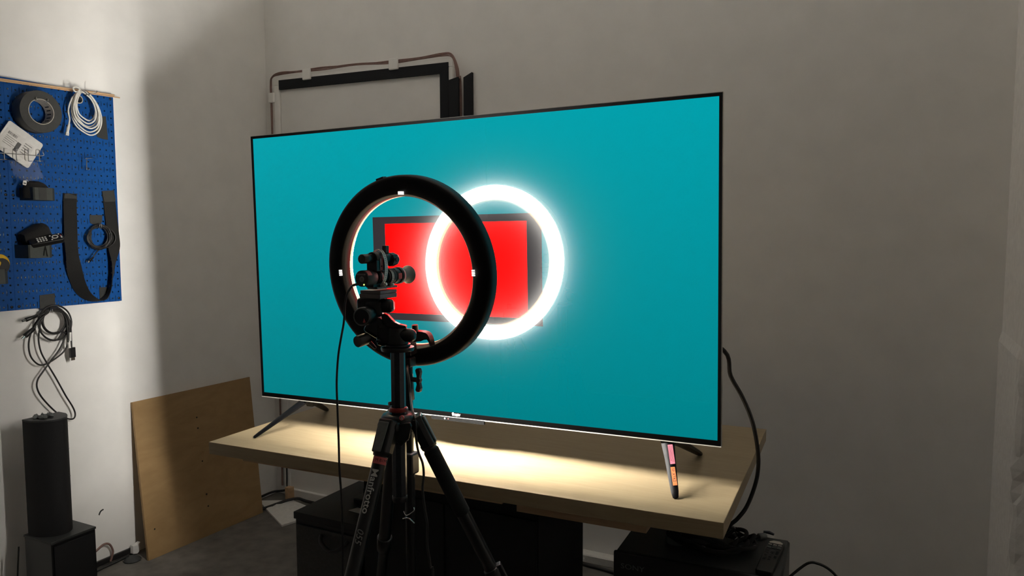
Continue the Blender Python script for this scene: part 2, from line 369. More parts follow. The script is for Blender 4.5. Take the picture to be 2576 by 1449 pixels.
# ================================================================== PEGBOARDS
PX = XL+.020
def pegpanel(y0, label):
    root = thing('pegboard', label, 'pegboard', (XL, y0+.2032, 1.060), 'blue metal pegboards on the left wall')
    b = B(); z0 = 1.060; U = .0254; NC, NR = 16, 32
    fy = Fr((PX, y0, z0), (0, 1, 0), (0, 0, 1), (1, 0, 0))
    def cell(u0, u1, v0, v1, kind):
        cu, cv = (u0+u1)/2, (v0+v1)/2
        if kind == 'solid':
            b.add([fy.p(u0, v0), fy.p(u1, v0), fy.p(u1, v1), fy.p(u0, v1)], [(0, 1, 2, 3)]); return
        if kind == 'hole': hp = [(cu+.0033*math.cos(math.radians(22.5+45*k)), cv+.0033*math.sin(math.radians(22.5+45*k))) for k in range(8)]
        else:
            a, h = .0012, .0105; hp = [(cu+a, cv+h*.1), (cu+a*.6, cv+h), (cu-a*.6, cv+h), (cu-a, cv+h*.1), (cu-a, cv-h*.1), (cu-a*.6, cv-h), (cu+a*.6, cv-h), (cu+a, cv-h*.1)]
        op = [(u1, cv+(v1-cv)*.4), (cu+(u1-cu)*.4, v1), (cu-(cu-u0)*.4, v1), (u0, cv+(v1-cv)*.4), (u0, cv-(cv-v0)*.4), (cu-(cu-u0)*.4, v0), (cu+(u1-cu)*.4, v0), (u1, cv-(cv-v0)*.4)]
        vs = [fy.p(*q_) for q_ in op] + [fy.p(*q_) for q_ in hp] + [fy.p(q_[0], q_[1], -.0012) for q_ in hp]
        fs = [(k, (k+1) % 8, 8+(k+1) % 8, 8+k) for k in range(8)] + [(8+k, 8+(k+1) % 8, 16+(k+1) % 8, 16+k) for k in range(8)]
        cn = [fy.p(u1, v1), fy.p(u0, v1), fy.p(u0, v0), fy.p(u1, v0)]
        n = len(vs); vs += cn; fs += [(0, n, 1), (2, n+1, 3), (4, n+2, 5), (6, n+3, 7)]
        b.add(vs, fs)
    for r in range(NR):
        v0 = r*U; slot = (r % 2 == 0)
        if slot:
            cell(0, U*.25, v0, v0+U, 'solid')
            for c in range(NC):
                u = c*U + U*.25
                cell(u, u+U*.5, v0, v0+U, 'hole' if not (r in (0, NR-1) and c in (0,)) else 'hole')
                if c < NC-1: cell(u+U*.5, u+U, v0, v0+U, 'slot')
            cell(NC*U-U*.25, NC*U, v0, v0+U, 'solid')
        else:
            for c in range(NC): cell(c*U, (c+1)*U, v0, v0+U, 'hole')
    W, H = NC*U, NR*U
    b.obj('perforated_face', 'peg_blue', root)
    e = B()
    e.box(0.0, .0012, 0, H, -.019, -.0002, fy); e.box(W-.0012, W, 0, H, -.019, -.0002, fy)
    e.box(0, W, 0, .0012, -.019, -.0002, fy); e.box(0, W, H-.0012, H, -.019, -.0002, fy)
    e.obj('flange', 'peg_blue', root)
    for (u, v) in ((.012, .012), (W-.012, .012), (.012, H-.014), (W-.012, H-.014), (.012, H/2), (W-.012, H/2)):
        B().lathe([(.005, 0), (.005, .001), (.003, .0022), (0, .0024)], fy.at(fy.p(u, v)), 12).obj('screw', 'black_satin', root, smooth=60)
    return root
pegpanel(1.5146, 'blue metal pegboard holding tape, bins and cables, nearer the room corner')
pegpanel(1.1076, 'blue metal pegboard cut off by the left edge of the photo, holding the yellow item')

# two bamboo sticks along the top
for k, (a, c_, r_, lab) in enumerate((((0, 199), (287, 240), .0035, 'thicker bamboo stick along the top of the pegboard, ends first'), ((0, 203), (301, 246), .0022, 'thinner and longer bamboo stick along the top of the pegboard'))):
    pa, pc = onX(a[0], a[1], PX+.008), onX(c_[0], c_[1], PX+.008)
    pa = pa + (pa-pc)*.25
    tag(B().cyl(pa, pc, r_, seg=10).obj('bamboo_stick', 'bamboo', smooth=60), lab, 'stick')
    
# duct tape roll
c0 = onX(104, 281, PX+.062)
root = thing('duct_tape_roll', 'large roll of dark grey duct tape hanging on the blue pegboard', 'tape roll', c0-V((.05, 0, .073)))
fy = Fr(c0, (0, 1, 0), (0, 0, 1), (1, 0, 0))
B().lathe([(.045, -.048), (.073, -.048), (.0735, -.046), (.0735, -.002), (.073, 0), (.045, 0)], fy, 56, closed=True).obj('tape', 'duct_grey', root, smooth=40)
B().lathe([(.0425, -.0485), (.0447, -.0485), (.0447, .001), (.0425, .001)], fy, 56, closed=True).obj('core', 'core_card', root, smooth=40)
for k in range(7):
    a = math.radians(-75+k*18); B().box(-.0018, .0018, -.0003, .0003, -.036, -.014, Fr(c0+V((0, math.cos(a), math.sin(a)))*.0422, (0, -math.sin(a), math.cos(a)), (0, math.cos(a), math.sin(a)), (1, 0, 0))).obj('printed_mark', 'print_black', root)
b = B()
for dy in (-.02, .02): b.tube([(PX-.002, c0.y+dy, c0.z+.040), (PX+.045, c0.y+dy, c0.z+.0405), (PX+.068, c0.y+dy, c0.z+.0385), (PX+.071, c0.y+dy, c0.z+.047)], .0019, 8, 4)
tag(b.obj('peg_hook', 'chrome', smooth=60), 'chrome double prong hook carrying the duct tape roll', 'hook')

# white network cable coil
pc = [(207, 232), (196, 250), (186, 268), (180, 290), (182, 312), (197, 332), (220, 345), (244, 340), (259, 322), (262, 300), (255, 272), (243, 250), (229, 235), (214, 226)]
root = thing('network_cable', 'coiled white network cable hanging from the top corner of the pegboard', 'cable', onX(222, 346, PX+.03))
b = B(); pts = []
random.seed(3)
base = [(193, 236), (186, 256), (184, 284), (193, 312), (212, 332), (232, 340), (250, 330), (257, 304), (251, 276), (238, 250), (222, 234), (206, 227)]
for k in range(6):
    sc = 1-.075*k; cx_, cy_ = 218+random.uniform(-1.5, 1.5)-k*.5, 284+random.uniform(-2, 2)-3.0*k
    for (x, y) in base:
        pts.append(onX(cx_+(x-220)*sc*1.03+random.uniform(-1, 1), cy_+(y-284)*sc+random.uniform(-1, 1), PX+.030+.006*((k*2) % 5)+random.uniform(-.002, .002)))
b.tube(pts, .0029, 8, 5)
b.tube([onX(206, 228, PX+.045), onX(190, 231, PX+.05), onX(184, 222, PX+.055), onX(192, 219, PX+.05), onX(200, 226, PX+.05), onX(181, 248, PX+.04), onX(172, 276, PX+.036), onX(175, 300, PX+.036), onX(172, 318, PX+.036)], .0029, 8, 6)
b.obj('coil', 'white_rubber', root, smooth=60)
b.v, b.f = [], []
B().tube([onX(174, 312, PX+.036), onX(171, 324, PX+.036), onX(169, 335, PX+.036)], [.0038, .0045, .005, .0055, .0052], 8, 3).obj('strain_relief', 'white_rubber', root, smooth=60)
q0, q1 = onX(169, 333, PX+.036), onX(168, 341, PX+.036)
B().box(-.006, .006, -.004, .004, 0, (q1-q0).length, frame(q0, q1-q0, (0, 1, 0))).obj('plug', 'clear_film' if 0 else 'print_white', root, bevel=.0008)
for dx in (0, 6):
    B().tube([onX(206+dx, 227, PX+.062), onX(214+dx, 231, PX+.066), onX(219+dx, 238, PX+.063), onX(210+dx, 240, PX+.03)], .0012, 6, 5).obj('twist_tie', 'black_rubber', root, smooth=60)
b = B().tube([(PX-.002, onX(214, 236, PX).y, onX(214, 236, PX).z), (PX+.065, onX(214, 236, PX).y, onX(214, 236, PX).z-.001), (PX+.070, onX(214, 236, PX).y, onX(214, 236, PX).z+.006)], .002, 8, 4)
tag(b.obj('peg_hook', 'chrome', smooth=60), 'single chrome hook behind the white network cable', 'hook')
# small grey roll behind the coil
c1 = onX(199, 250, PX+.030); fy = Fr(c1, (0, 1, 0), (0, 0, 1), (1, 0, 0))
root = thing('small_tape_roll', 'small grey tape roll hanging behind the white network cable', 'tape roll', c1-V((.02, 0, .016)))
B().lathe([(.0125, -.028), (.0155, -.028), (.0155, 0), (.0125, 0)], fy, 28, closed=True).obj('tape', 'core_card', root, smooth=40)
B().lathe([(.0118, -.0282), (.0124, -.0282), (.0124, .0003), (.0118, .0003)], fy, 28, closed=True).obj('core', 'grey_plastic', root, smooth=40)

def patch(px, label, x=PX+.001, th=.0015, m='black_tape'):
    P_ = [onX(a, c_, x) for a, c_ in px]; n = len(P_)
    b = B().add(P_ + [p_+V((th, 0, 0)) for p_ in P_], [list(range(n)), [n+i for i in range(n)][::-1]] + [(i, (i+1) % n, n+(i+1) % n, n+i) for i in range(n)])
    lo = sum(P_, V())/n
    return tag(b.obj('tape_patch', m, loc=lo), label, 'tape')
patch([(247, 293), (266, 293), (271, 352), (259, 350), (245, 345), (240, 330)], 'black tape patch partly behind the white network cable coil')
patch([(225, 541), (257, 541), (256, 559), (250, 563), (242, 566), (232, 564), (226, 560)], 'black tape patch above the small black cable coil')
patch([(249, 723), (270, 722), (273, 750), (251, 755)], 'black tape patch at the low corner behind the black strap')
patch([(99, 743), (137, 738), (138, 772), (128, 778), (118, 782), (108, 778), (100, 776)], 'black tape patch on the lower pegboard edge over the hanging cables')

# white medicine style blister pack, tilted
cp = onX(46, 364, PX+.018); ang = math.radians(-33)
fp = Fr(cp, (0, math.cos(ang), math.sin(ang)), (0, -math.sin(ang), math.cos(ang)), (1, 0, 0))
root = thing('product_pack', 'tilted white product pack with a printed label in the wire hooks', 'pack', cp-V((0, 0, .07)))
B().prism(roundrect(.135, .108, .008), fp, 0, .004).obj('card', 'white_plastic', root, bevel=.001)
B().prism([(-.062, -.038), (.012, -.038), (.010, .030), (-.060, .028)], fp, .0043, .0048).obj('sticker', 'paper', root)
B().prism([(.006, -.034), (.048, -.034), (.046, .026), (.004, .022)], fp, .0043, .0047).obj('sticker', 'paper', root)
b = B(); random.seed(5)
for k in range(15): b.box(-.050+.0023*k, -.050+.0023*k+random.choice((.0008, .0014)), .012, .022, .0049, .0052, fp)
for k in range(5): b.box(-.050, -.015+random.uniform(-.01, .01), .004-.007*k, .0052-.007*k, .0049, .0052, fp)
for k in range(5): b.box(.014, .040+random.uniform(-.006, .003), .016-.009*k, .018-.009*k, .0048, .0051, fp)
b.box(-.008, .006, -.030, .006, .0049, .0052, fp)
b.obj('print', 'print_grey', root)

# chrome multi hook rail
root = thing('wire_hook_rack', 'chrome wire hook rack with four prongs in front of the white pack', 'hook rack', onX(60, 400, PX+.02))
b = B().tube([onX(-40, 385, PX+.030), onX(0, 385, PX+.030), onX(60, 389, PX+.030), onX(107, 392, PX+.030), onX(108, 384, PX+.030), onX(107, 374, PX+.004)], .0016, 8, 3)
b.tube([onX(-40, 400, PX+.004), onX(20, 402, PX+.006), onX(110, 405.5, PX+.004)], .0014, 8, 2)
b.obj('rail', 'chrome', root, smooth=60)
for (x, y) in ((10, 373), (41, 375), (71, 377.5), (99, 378.5)):
    b = B().tube([onX(x+18, y, PX-.002), onX(x+1, y+.5, PX+.040), onX(x, y+1, PX+.044), onX(x, y+14, PX+.044), onX(x+1, y+26, PX+.044), onX(x+3, y+28, PX+.040), onX(x+19, y+27, PX-.002)], .0016, 8, 2)
    b.obj('prong', 'chrome', root, smooth=60)
# small chrome double hook
b = B().tube([onX(239, 398, PX-.002), onX(219, 398.5, PX+.035), onX(218, 400, PX+.038), onX(218, 424, PX+.038), onX(221, 427, PX+.035), onX(239, 428, PX-.002)], .0019, 8, 3)
b.tube([onX(242, 397.5, PX-.002), onX(213, 399, PX+.048)], .0016, 8, 2); b.tube([onX(242, 429, PX-.002), onX(224, 426, PX+.044)], .0016, 8, 2)
tag(b.obj('peg_hook', 'chrome', smooth=60, loc=onX(228, 427, PX)), 'empty chrome double hook in the middle of the pegboard', 'hook')

def binbox(name, q, depth, h, lab, bevel=.002):
    # q: front face top-left and top-right pixels on the front plane
    x1 = PX+depth; a, c_ = onX(*q[0], x1), onX(*q[1], x1)
    ya, yb, zt = a.y, c_.y, (a.z+c_.z)/2; zb = zt-h
    root = thing(name, lab, 'bin', ((PX+x1)/2, (ya+yb)/2, zb))
    t = .0025; b = B()
    ch = .018
    outer = [(PX+.001, ya), (x1-.004, ya), (x1, ya+.004), (x1, yb-ch), (x1-ch, yb), (PX+.001, yb)]
    inner = [(PX+.001+t, ya+t), (x1-.004-t*.5, ya+t), (x1-t, ya+.004+t*.5), (x1-t, yb-ch-t*.4), (x1-ch-t*.4, yb-t), (PX+.001+t, yb-t)]
    n = 6; vs = [(x, y, zb) for x, y in outer] + [(x, y, zt) for x, y in outer] + [(x, y, zt) for x, y in inner] + [(x, y, zb+t) for x, y in inner]
    fs = [list(range(n))[::-1]] + [(i, (i+1) % n, n+(i+1) % n, n+i) for i in range(n)] + [(n+i, n+(i+1) % n, 2*n+(i+1) % n, 2*n+i) for i in range(n)] + [(2*n+i, 2*n+(i+1) % n, 3*n+(i+1) % n, 3*n+i) for i in range(n)] + [[3*n+i for i in range(n)]]
    b.add(vs, fs).obj('bin_body', 'bin_plastic', root)
    return root, (x1, ya, yb, zb, zt)
r1, (x1, ya, yb, zb, zt) = binbox('pegboard_bin', ((84, 471.5), (144, 473)), .085, .044, 'dark bin with a black pouch on the upper left of the pegboard')
B().box(0, .002, .0, .026, 0, .043, Fr((x1-.0008, ya+.018, zb), (1, 0, 0), (0, 1, 0), (0, 0, 1))).obj('front_label', 'black_tape', r1, label='black label strip')
root = thing('cloth_pouch', 'black cloth pouch with a white tag, bulging out of the upper bin', 'pouch', ((PX+x1)/2, (ya+yb)/2, zb+.004))
b = B(); cy0 = (ya+yb)/2-.012; prof = []
NU, NV = 20, 10; vs = []
for j in range(NV+1):
    t_ = j/NV
    for i in range(NU):
        a = 2*PI*i/NU
        k_ = math.cos(t_*PI/2)**.6
        vs.append(((PX+x1)/2+(.034*k_)*math.cos(a), cy0+.008+(.050*k_)*math.sin(a)+.010*t_*(-1), zb+.006+(zt-zb+.016)*math.sin(t_*PI/2)+.002*math.sin(3*a)*t_))
fs = [(j*NU+i, j*NU+(i+1) % NU, (j+1)*NU+(i+1) % NU, (j+1)*NU+i) for j in range(NV) for i in range(NU)] + [list(range(NU))[::-1], [NV*NU+i for i in range(NU)]]
B().add(vs, fs).obj('pouch_body', 'black_cloth', root, smooth=60)
pt = onX(62, 460, PX+.06)
B().prism(roundrect(.012, .016, .003), Fr(pt, (0, .97, -.2), (0, .2, .97), (1, 0, 0)), 0, .001).obj('tag', 'white_plastic', root)
B().tube([pt+V((0, .0, .006)), pt+V((0, .008, .010)), pt+V((-.01, .018, .006))], .001, 6, 4).obj('tag_string', 'white_plastic', root)
B().box(-.004, .004, -.004, .001, .0011, .0014, Fr(pt, (0, .97, -.2), (0, .2, .97), (1, 0, 0))).obj('print', 'print_grey', root)
# transparent bag hanging over that bin
P_ = [onX(22, 404, PX+.02), onX(92, 408, PX+.02), onX(108, 446, PX+.045), onX(96, 452, PX+.06), onX(60, 458, PX+.055), onX(34, 440, PX+.03)]
b = B().add(P_ + [p_+V((.006, 0, 0)) for p_ in P_], [range(6), range(11, 5, -1)] + [(i, (i+1) % 6, 6+(i+1) % 6, 6+i) for i in range(6)])
tag(b.obj('plastic_bag', 'clear_film', loc=P_[4]), 'clear plastic bag hanging below the wire hook rack', 'bag')

r2, (x1, ya, yb, zb, zt) = binbox('pegboard_bin', ((72, 617), (137, 615)), .085, .046, 'dark bin holding a black pouch and a remote control')
root = thing('cloth_pouch', 'black cloth pouch lying behind the remote in the lower bin', 'pouch', ((PX+x1)/2-.01, (ya+yb)/2, zb+.004))
P_ = [(52, 590), (70, 578), (92, 565), (106, 562), (113, 568), (122, 588), (124, 612), (100, 628), (76, 620), (56, 606)]
Q = [onX(a, c_, PX+.034) for a, c_ in P_]; n = len(Q)
b = B().add([p_+V((-.022, 0, 0)) for p_ in Q] + [p_+V((-.004, .002, .002)) for p_ in Q] + [p_+V((.022, 0, -.004))*1.0 for p_ in Q] + [sum(Q, V())/n+(p_-sum(Q, V())/n)*.6+V((.036, 0, 0)) for p_ in Q],
            [list(range(n))] + [(k*n+i, k*n+(i+1) % n, (k+1)*n+(i+1) % n, (k+1)*n+i) for k in range(3) for i in range(n)] + [[3*n+i for i in range(n)]])
b.obj('pouch_body', 'black_cloth', root, smooth=60)
B().tube([onX(114, 618, x1+.002), onX(116, 628, x1+.004), onX(120, 645, x1+.004)], .0014, 6, 4).obj('drawstring', 'black_cloth', root, smooth=60)
B().tube([onX(114, 620, x1+.002), onX(112, 632, x1+.004), onX(111, 643, x1+.004)], .0012, 6, 4).obj('drawstring', 'black_cloth', root, smooth=60)
# remote control in that bin: a slim bar lying over the front edge
ra, rb_ = onX(74, 611, x1-.012), onX(160, 594, x1+.03)
zax = (rb_-ra).normalized(); nrm = (V((.55, 0, .83))-zax*V((.55, 0, .83)).dot(zax)).normalized(); side = zax.cross(nrm)
fr_ = Fr(ra, zax, side, nrm); L_ = (rb_-ra).length
root = thing('remote_control', 'black remote control with grey keys sticking out of the lower pegboard bin', 'remote', ra)
B().prism([(0, -.012), (.004, -.018), (L_*.5, -.020), (L_-.006, -.021), (L_, -.012), (L_, .012), (L_-.006, .021), (L_*.5, .020), (.004, .018), (0, .012)], fr_, -.014, .004).obj('remote_body', 'black_satin', root, bevel=.003)
for i in range(4):
    for j in range(3):
        B().lathe([(.0032, 0), (.003, .0012), (0, .0014)], fr_.at(fr_.p(.026+.0085*i, -.010+.010*j, .0042)), 10).obj('key', 'print_white', root, smooth=60)
B().lathe([(.007, 0), (.007, .0012), (.0105, .0012), (.0105, 0)], fr_.at(fr_.p(.080, 0, .0042)), 20, closed=True).obj('dial_key', 'print_white', root)
for (u, v, m_) in ((.066, -.011, 'print_white'), (.068, .013, 'print_white'), (.094, -.013, 'print_white'), (.100, .010, 'print_white'), (.108, .004, 'print_white'), (.098, -.002, 'label_red')):
    B().lathe([(.0028, 0), (.0026, .0012), (0, .0014)], fr_.at(fr_.p(min(u, L_-.008), v, .0042)), 10).obj('key', m_, root, smooth=60)

r3, (x1, ya, yb, zb, zt) = binbox('pegboard_bin', ((-30, 680), (26, 676)), .07, .05, 'dark bin at the left photo edge holding the yellow and black item')
c_ = onX(-4, 664, PX+.05)
root = thing('tape_measure', 'round yellow and black tape measure in the bin at the left photo edge', 'tape measure', c_-V((0, 0, .035)))
fy = Fr(c_, (0, 1, 0), (0, 0, 1), (1, 0, 0))
B().lathe([(0.030, -.02), (.034, -.017), (.034, .006), (.030, .010), (.0, .011)], fy, 36).obj('case', 'yellow_plastic', root, smooth=50)
B().prism([(.026*math.cos(math.radians(a))+.004, .026*math.sin(math.radians(a))-.006) for a in range(-120, 130, 20)] + [(-.004, .018), (.004, .004), (-.002, -.010)], fy, .010, .0125).obj('grip', 'black_plastic', root)

# black webbing strap hung as a loop
x_ = PX+.006
cl = [(176, 487), (176, 512), (177, 545), (178, 580), (179, 612), (183, 650), (190, 690), (203, 725), (220, 746), (245, 757), (262, 750), (275, 730), (283, 700), (286, 660), (287, 620), (284, 585), (280, 550), (276, 515), (272, 482)]
pts = []
for i, (a, c_) in enumerate(cl):
    t = i/(len(cl)-1); bulge = .004+.022*math.sin(min(1, t*1.05)*PI)
    p0 = onX(a, c_, PX+bulge)
    a0 = cl[max(0, i-1)]; a1 = cl[min(len(cl)-1, i+1)]
    d_ = (onX(*a1, PX)-onX(*a0, PX)).normalized()
    if i < 6 or i > 13: wd = V((0, 1, 0))
    else:
        k_ = 1-abs(i-9.5)/4.5; wd = V((max(.15, k_)*1.3, -d_.z*.8, d_.y*.8*1)) if k_ > 0 else V((0, 1, 0))
        wd = V((.55+.5*k_, d_.z*-1*(1-k_)-.0, d_.y*(1-k_)*1)) if i < 10 else V((-.55-.5*k_, -d_.z*(1-k_)*-1, -d_.y*(1-k_)))
        if i < 10 and wd.y < 0: wd = V((wd.x, -wd.y, wd.z))
        if wd.dot(V((0, 1, 0))) < 0: wd = -wd
    nn = d_.cross(wd)
    if i > 0 and nn.dot(pn) < 0: nn = -nn
    pn = nn; pts.append((p0, wd, nn))
for i in range(1, len(pts)):
    if pts[i][1].dot(pts[i-1][1]) < 0: pts[i] = (pts[i][0], -pts[i][1], pts[i][2])
root = thing('webbing_strap', 'wide black strap taped to the pegboard as a long hanging loop', 'strap', onX(240, 764, PX+.02))
B().ribbon(pts, .050, .0018, 5).obj('webbing', 'black_cloth', root, smooth=50)
for (q_) in ([(162, 488), (170, 486), (193, 494), (192, 514), (160, 512)], [(256, 481), (286, 479), (290, 507), (262, 508)]):
    P_ = [onX(a, c_, PX+.0045) for a, c_ in q_]; n = len(P_)
    B().add(P_+[p_+V((.0025, 0, 0)) for p_ in P_], [list(range(n)), [n+i for i in range(n)][::-1]] + [(i, (i+1) % n, n+(i+1) % n, n+i) for i in range(n)]).obj('tape_end', 'black_tape', root)

def coil_cable(name, label, loops, r, x0, tails, heads, loc):
    root = thing(name, label, 'cable', loc)
    b = B(); pts = []
    for (cx_, cy_, rx, ry, n, off) in loops:
        for k in range(n):
            a = off + 2*PI*k/n
            pts.append(onX(cx_+rx*math.cos(a), cy_+ry*math.sin(a), x0+random.uniform(-.004, .005)))
    b.tube(pts, r, 8, 4)
    for t in tails: b.tube([onX(x, y, x0+dx) for x, y, dx in t], r, 8, 6)
    b.obj('cord', 'black_rubber', root, smooth=60)
    return root
random.seed(11)
rt = coil_cable('coiled_cable', 'small coiled black cable on the pegboard inside the strap loop', [(252, 596, 24, 27, 10, 4), (251, 594, 29, 29, 10, 4), (246, 598, 25, 29, 10, 4), (255, 598, 36, 27, 10, 4), (248, 595, 23, 25, 10, 4), (249, 597, 27, 31, 10, 4)], .0024, PX+.024,
    [[(258, 624, 0), (247, 630, .002), (238, 641, .002), (234, 648, .0)]], None, onX(250, 625, PX+.02))
q0, q1 = onX(235, 647, PX+.024), onX(224, 657, PX+.024)
B().cyl(q0, q1, .0032, .0058, 10, bev=.001).obj('connector', 'black_plastic', rt, smooth=50)
B().cyl(q1, onX(221, 661, PX+.024), .0035, seg=10).obj('connector_tip', 'chrome', rt)
B().tube([onX(253, 562, PX+.02), onX(251, 566, PX+.032), onX(251, 575, PX+.034), onX(254, 576, PX+.034), onX(255, 565, PX+.03), onX(253, 561, PX+.02)], .0012, 6, 4).obj('wire_tie', 'chrome', rt, smooth=60)

# long cable bundle hanging below the pegboard
XB = XL+.030
random.seed(4)
rt = coil_cable('hanging_cables', 'bundle of black cables hanging from tape below the pegboard', [(136, 808, 28, 31, 10, 1.5), (137, 807, 32, 33, 10, 1.4), (134, 814, 36, 42, 10, 1.3), (138, 812, 42, 44, 10, 1.2), (137, 806, 30, 32, 10, 1.1)], .0030, XB,
    [[(120, 782, 0), (104, 806, 0), (99, 830, 0), (97, 855, 0), (103, 885, 0), (117, 912, 0), (140, 950, 0), (165, 995, 0), (182, 1022, 0), (189, 1040, 0), (186, 1052, .004), (174, 1054, .006), (152, 1045, .004), (128, 1025, 0), (104, 998, 0), (93, 975, 0), (95, 955, 0), (108, 935, 0), (130, 905, 0), (150, 878, 0), (163, 850, 0), (170, 830, 0)],
     [(112, 786, 0), (90, 812, .002), (77, 840, .002), (72, 870, .002), (78, 898, .002), (95, 916, .002), (112, 917, .004), (135, 905, .004), (160, 885, .004), (170, 866, .002), (172, 840, 0)],
     [(128, 778, .008), (150, 780, .008), (168, 792, .006), (177, 815, .006), (179, 845, .006), (180, 874, .006)],
     [(126, 776, .010), (146, 777, .010), (164, 788, .010), (173, 808, .010), (174, 832, .010), (173, 856, .008)],
     [(124, 784, .012), (108, 790, .012), (94, 796, .012)], [(122, 786, .014), (104, 800, .014), (92, 815, .014), (84, 828, .014)],
     [(130, 781, .014), (152, 784, .014), (166, 800, .012), (170, 830, .012), (171, 856, .012)]], None, onX(137, 850, XB))
for (a, c_, r_) in (((94, 794), (64, 805), .0075), ((86, 826), (62, 846), .0095)):
    B().cyl(onX(*a, XB+.014), onX(*c_, XB+.014), r_*.75, r_, 10, bev=.0015).obj('connector', 'black_plastic', rt, smooth=50)
B().cyl(onX(64, 805, XB+.014), onX(56, 808, XB+.014), .004, seg=10).obj('connector_tip', 'grey_plastic', rt)
B().cyl(onX(62, 846, XB+.014), onX(55, 853, XB+.014), .004, seg=10).obj('connector_tip', 'chrome', rt)
q0, q1 = onX(181, 874, XB+.006), onX(182.5, 899, XB+.006)
B().box(-.0105, .0105, -.005, .005, 0, (q1-q0).length, frame(q0, q1-q0, (0, 1, 0))).obj('plug', 'black_plastic', rt, bevel=.001, label='flat black display plug')
q2 = onX(183, 906, XB+.006)
B().box(-.0075, .0075, -.0025, .0025, 0, (q2-q1).length, frame(q1, q2-q1, (0, 1, 0))).obj('plug_tip', 'chrome', rt)
B().box(-.0035, .0035, -.0035, .0035, 0, .032, frame(onX(176, 836, XB+.015), onX(176, 858, XB)-onX(176, 836, XB), (0, 1, 0))).obj('cable_label', 'white_plastic', rt)
B().box(-.004, .004, -.0035, .0035, 0, .022, frame(onX(173, 861, XB+.012), onX(175, 880, XB)-onX(173, 861, XB), (0, 1, 0))).obj('cable_label', 'white_plastic', rt)
for dx in (0, 4): B().tube([onX(127+dx, 773, XB), onX(128+dx, 778, XB+.020), onX(128+dx, 786, XB+.020), onX(127+dx, 788, XB)], .0013, 6, 4).obj('wire_tie', 'chrome', rt, smooth=60)

# ================================================================== SPEAKERS AT THE LEFT WALL
sub = thing('subwoofer', 'black box subwoofer on the floor by the left wall, under the upright speaker', 'subwoofer', (-2.59, 1.52, 0))
B().box(-2.670, -2.515, 1.455, 1.612, .006, .272).obj('cabinet_box', 'black_satin', sub, bevel=.002)
B().box(-2.672, -2.513, 1.453, 1.614, .272, .28).obj('top_panel', 'dark_grey', sub, bevel=.001)
B().box(-2.5148, -2.511, 1.462, 1.605, .03, .262).obj('grille', 'black_grille', sub, bevel=.001)
for (x, y) in ((-2.655, 1.47), (-2.53, 1.47), (-2.655, 1.597), (-2.53, 1.597)): B().cyl((x, y, 0), (x, y, .007), .008, seg=12).obj('foot', 'black_rubber', sub)
sp = thing('upright_speaker', 'tall black upright speaker with a rounded front standing on the subwoofer', 'speaker', (-2.6, 1.52, .28))
pr = []
for i in range(15):
    a = math.radians(-68+i*136/14); pr.append((-2.652+.104*math.cos(a)-.0, 1.523+.067*math.sin(a)))
pr = [(-2.655, 1.460)] + [(x if x > -2.655 else -2.655, y) for x, y in pr] + [(-2.655, 1.586)]
FZ = Fr((0, 0, 0), (1, 0, 0), (0, 1, 0), (0, 0, 1))
B().prism(pr, FZ, .280, .684).obj('speaker_body', 'black_grille', sp, smooth=40)
pr2 = [(-2.6+(x+2.6)*1.01, 1.523+(y-1.523)*1.01) for x, y in pr]
B().prism(pr2, FZ, .684, .690).obj('top_cap', 'dark_grey', sp, smooth=40, bevel=.0008)
for z in (.655, .575, .475): B().box(0, .004, -.003, .003, 0, .0012, Fr((-2.5620, 1.556, z), (1, .5, 0), (-.5, 1, 0), (0, 0, 1))).obj('highlight_chip', 'gunmetal', sp)  # tiny metal chips put in as highlights on the rounded front
b = B(); random.seed(9)
b.tube([(-2.62+random.uniform(-.02, .03), 1.48+.008*k+random.uniform(-.01, .01), .694+.002*(k % 2)) for k in range(9)], [.003+.003*(k % 3) for k in range(50)], 5, 4)
tag(b.obj('crumpled_tape', 'grey_plastic', smooth=30, loc=(-2.62, 1.5, .69)), 'scrap of crumpled grey tape on top of the upright speaker', 'tape')
tag(B().tube([(-2.68, 1.44, .24), (-2.685, 1.435, .15), (-2.69, 1.43, .05), (-2.70, 1.42, .006), (-2.72, 1.5, .006)], .003, 6, 6).obj('speaker_cable', 'black_rubber', smooth=60), 'thin black cable running down behind the subwoofer', 'cable')

# ================================================================== TABLE
ta = -0.0388; TH = .7117
TF = Fr((0, 1.5717, TH), (math.cos(ta), -math.sin(ta), 0), (math.sin(ta), math.cos(ta), 0), (0, 0, 1))
table = thing('table', 'pale maple work table with a thick top, carrying the television', 'table', TF.p(-1.04, .41, -TH))
u_0, u_1, dep = -1.7866, -.2987, .822
B().box(u_0, u_1, 0, dep, -.0365, 0, TF).obj('tabletop', 'maple', table, bevel=.0012)
B().box(-.835+.03, -.478, .05, .77, -.0735, -.0366, TF).obj('under_board', 'beam_wood', table, bevel=.001)
B().box(-1.705, -.845, .05, .77, -.0735 + .012, -.0366, TF).obj('under_board', 'beam_wood', table, bevel=.001)
B().box(-1.50, -1.42, .40, .46, -.115, -.062, TF).obj('bracket', 'dark_grey', table, bevel=.002)

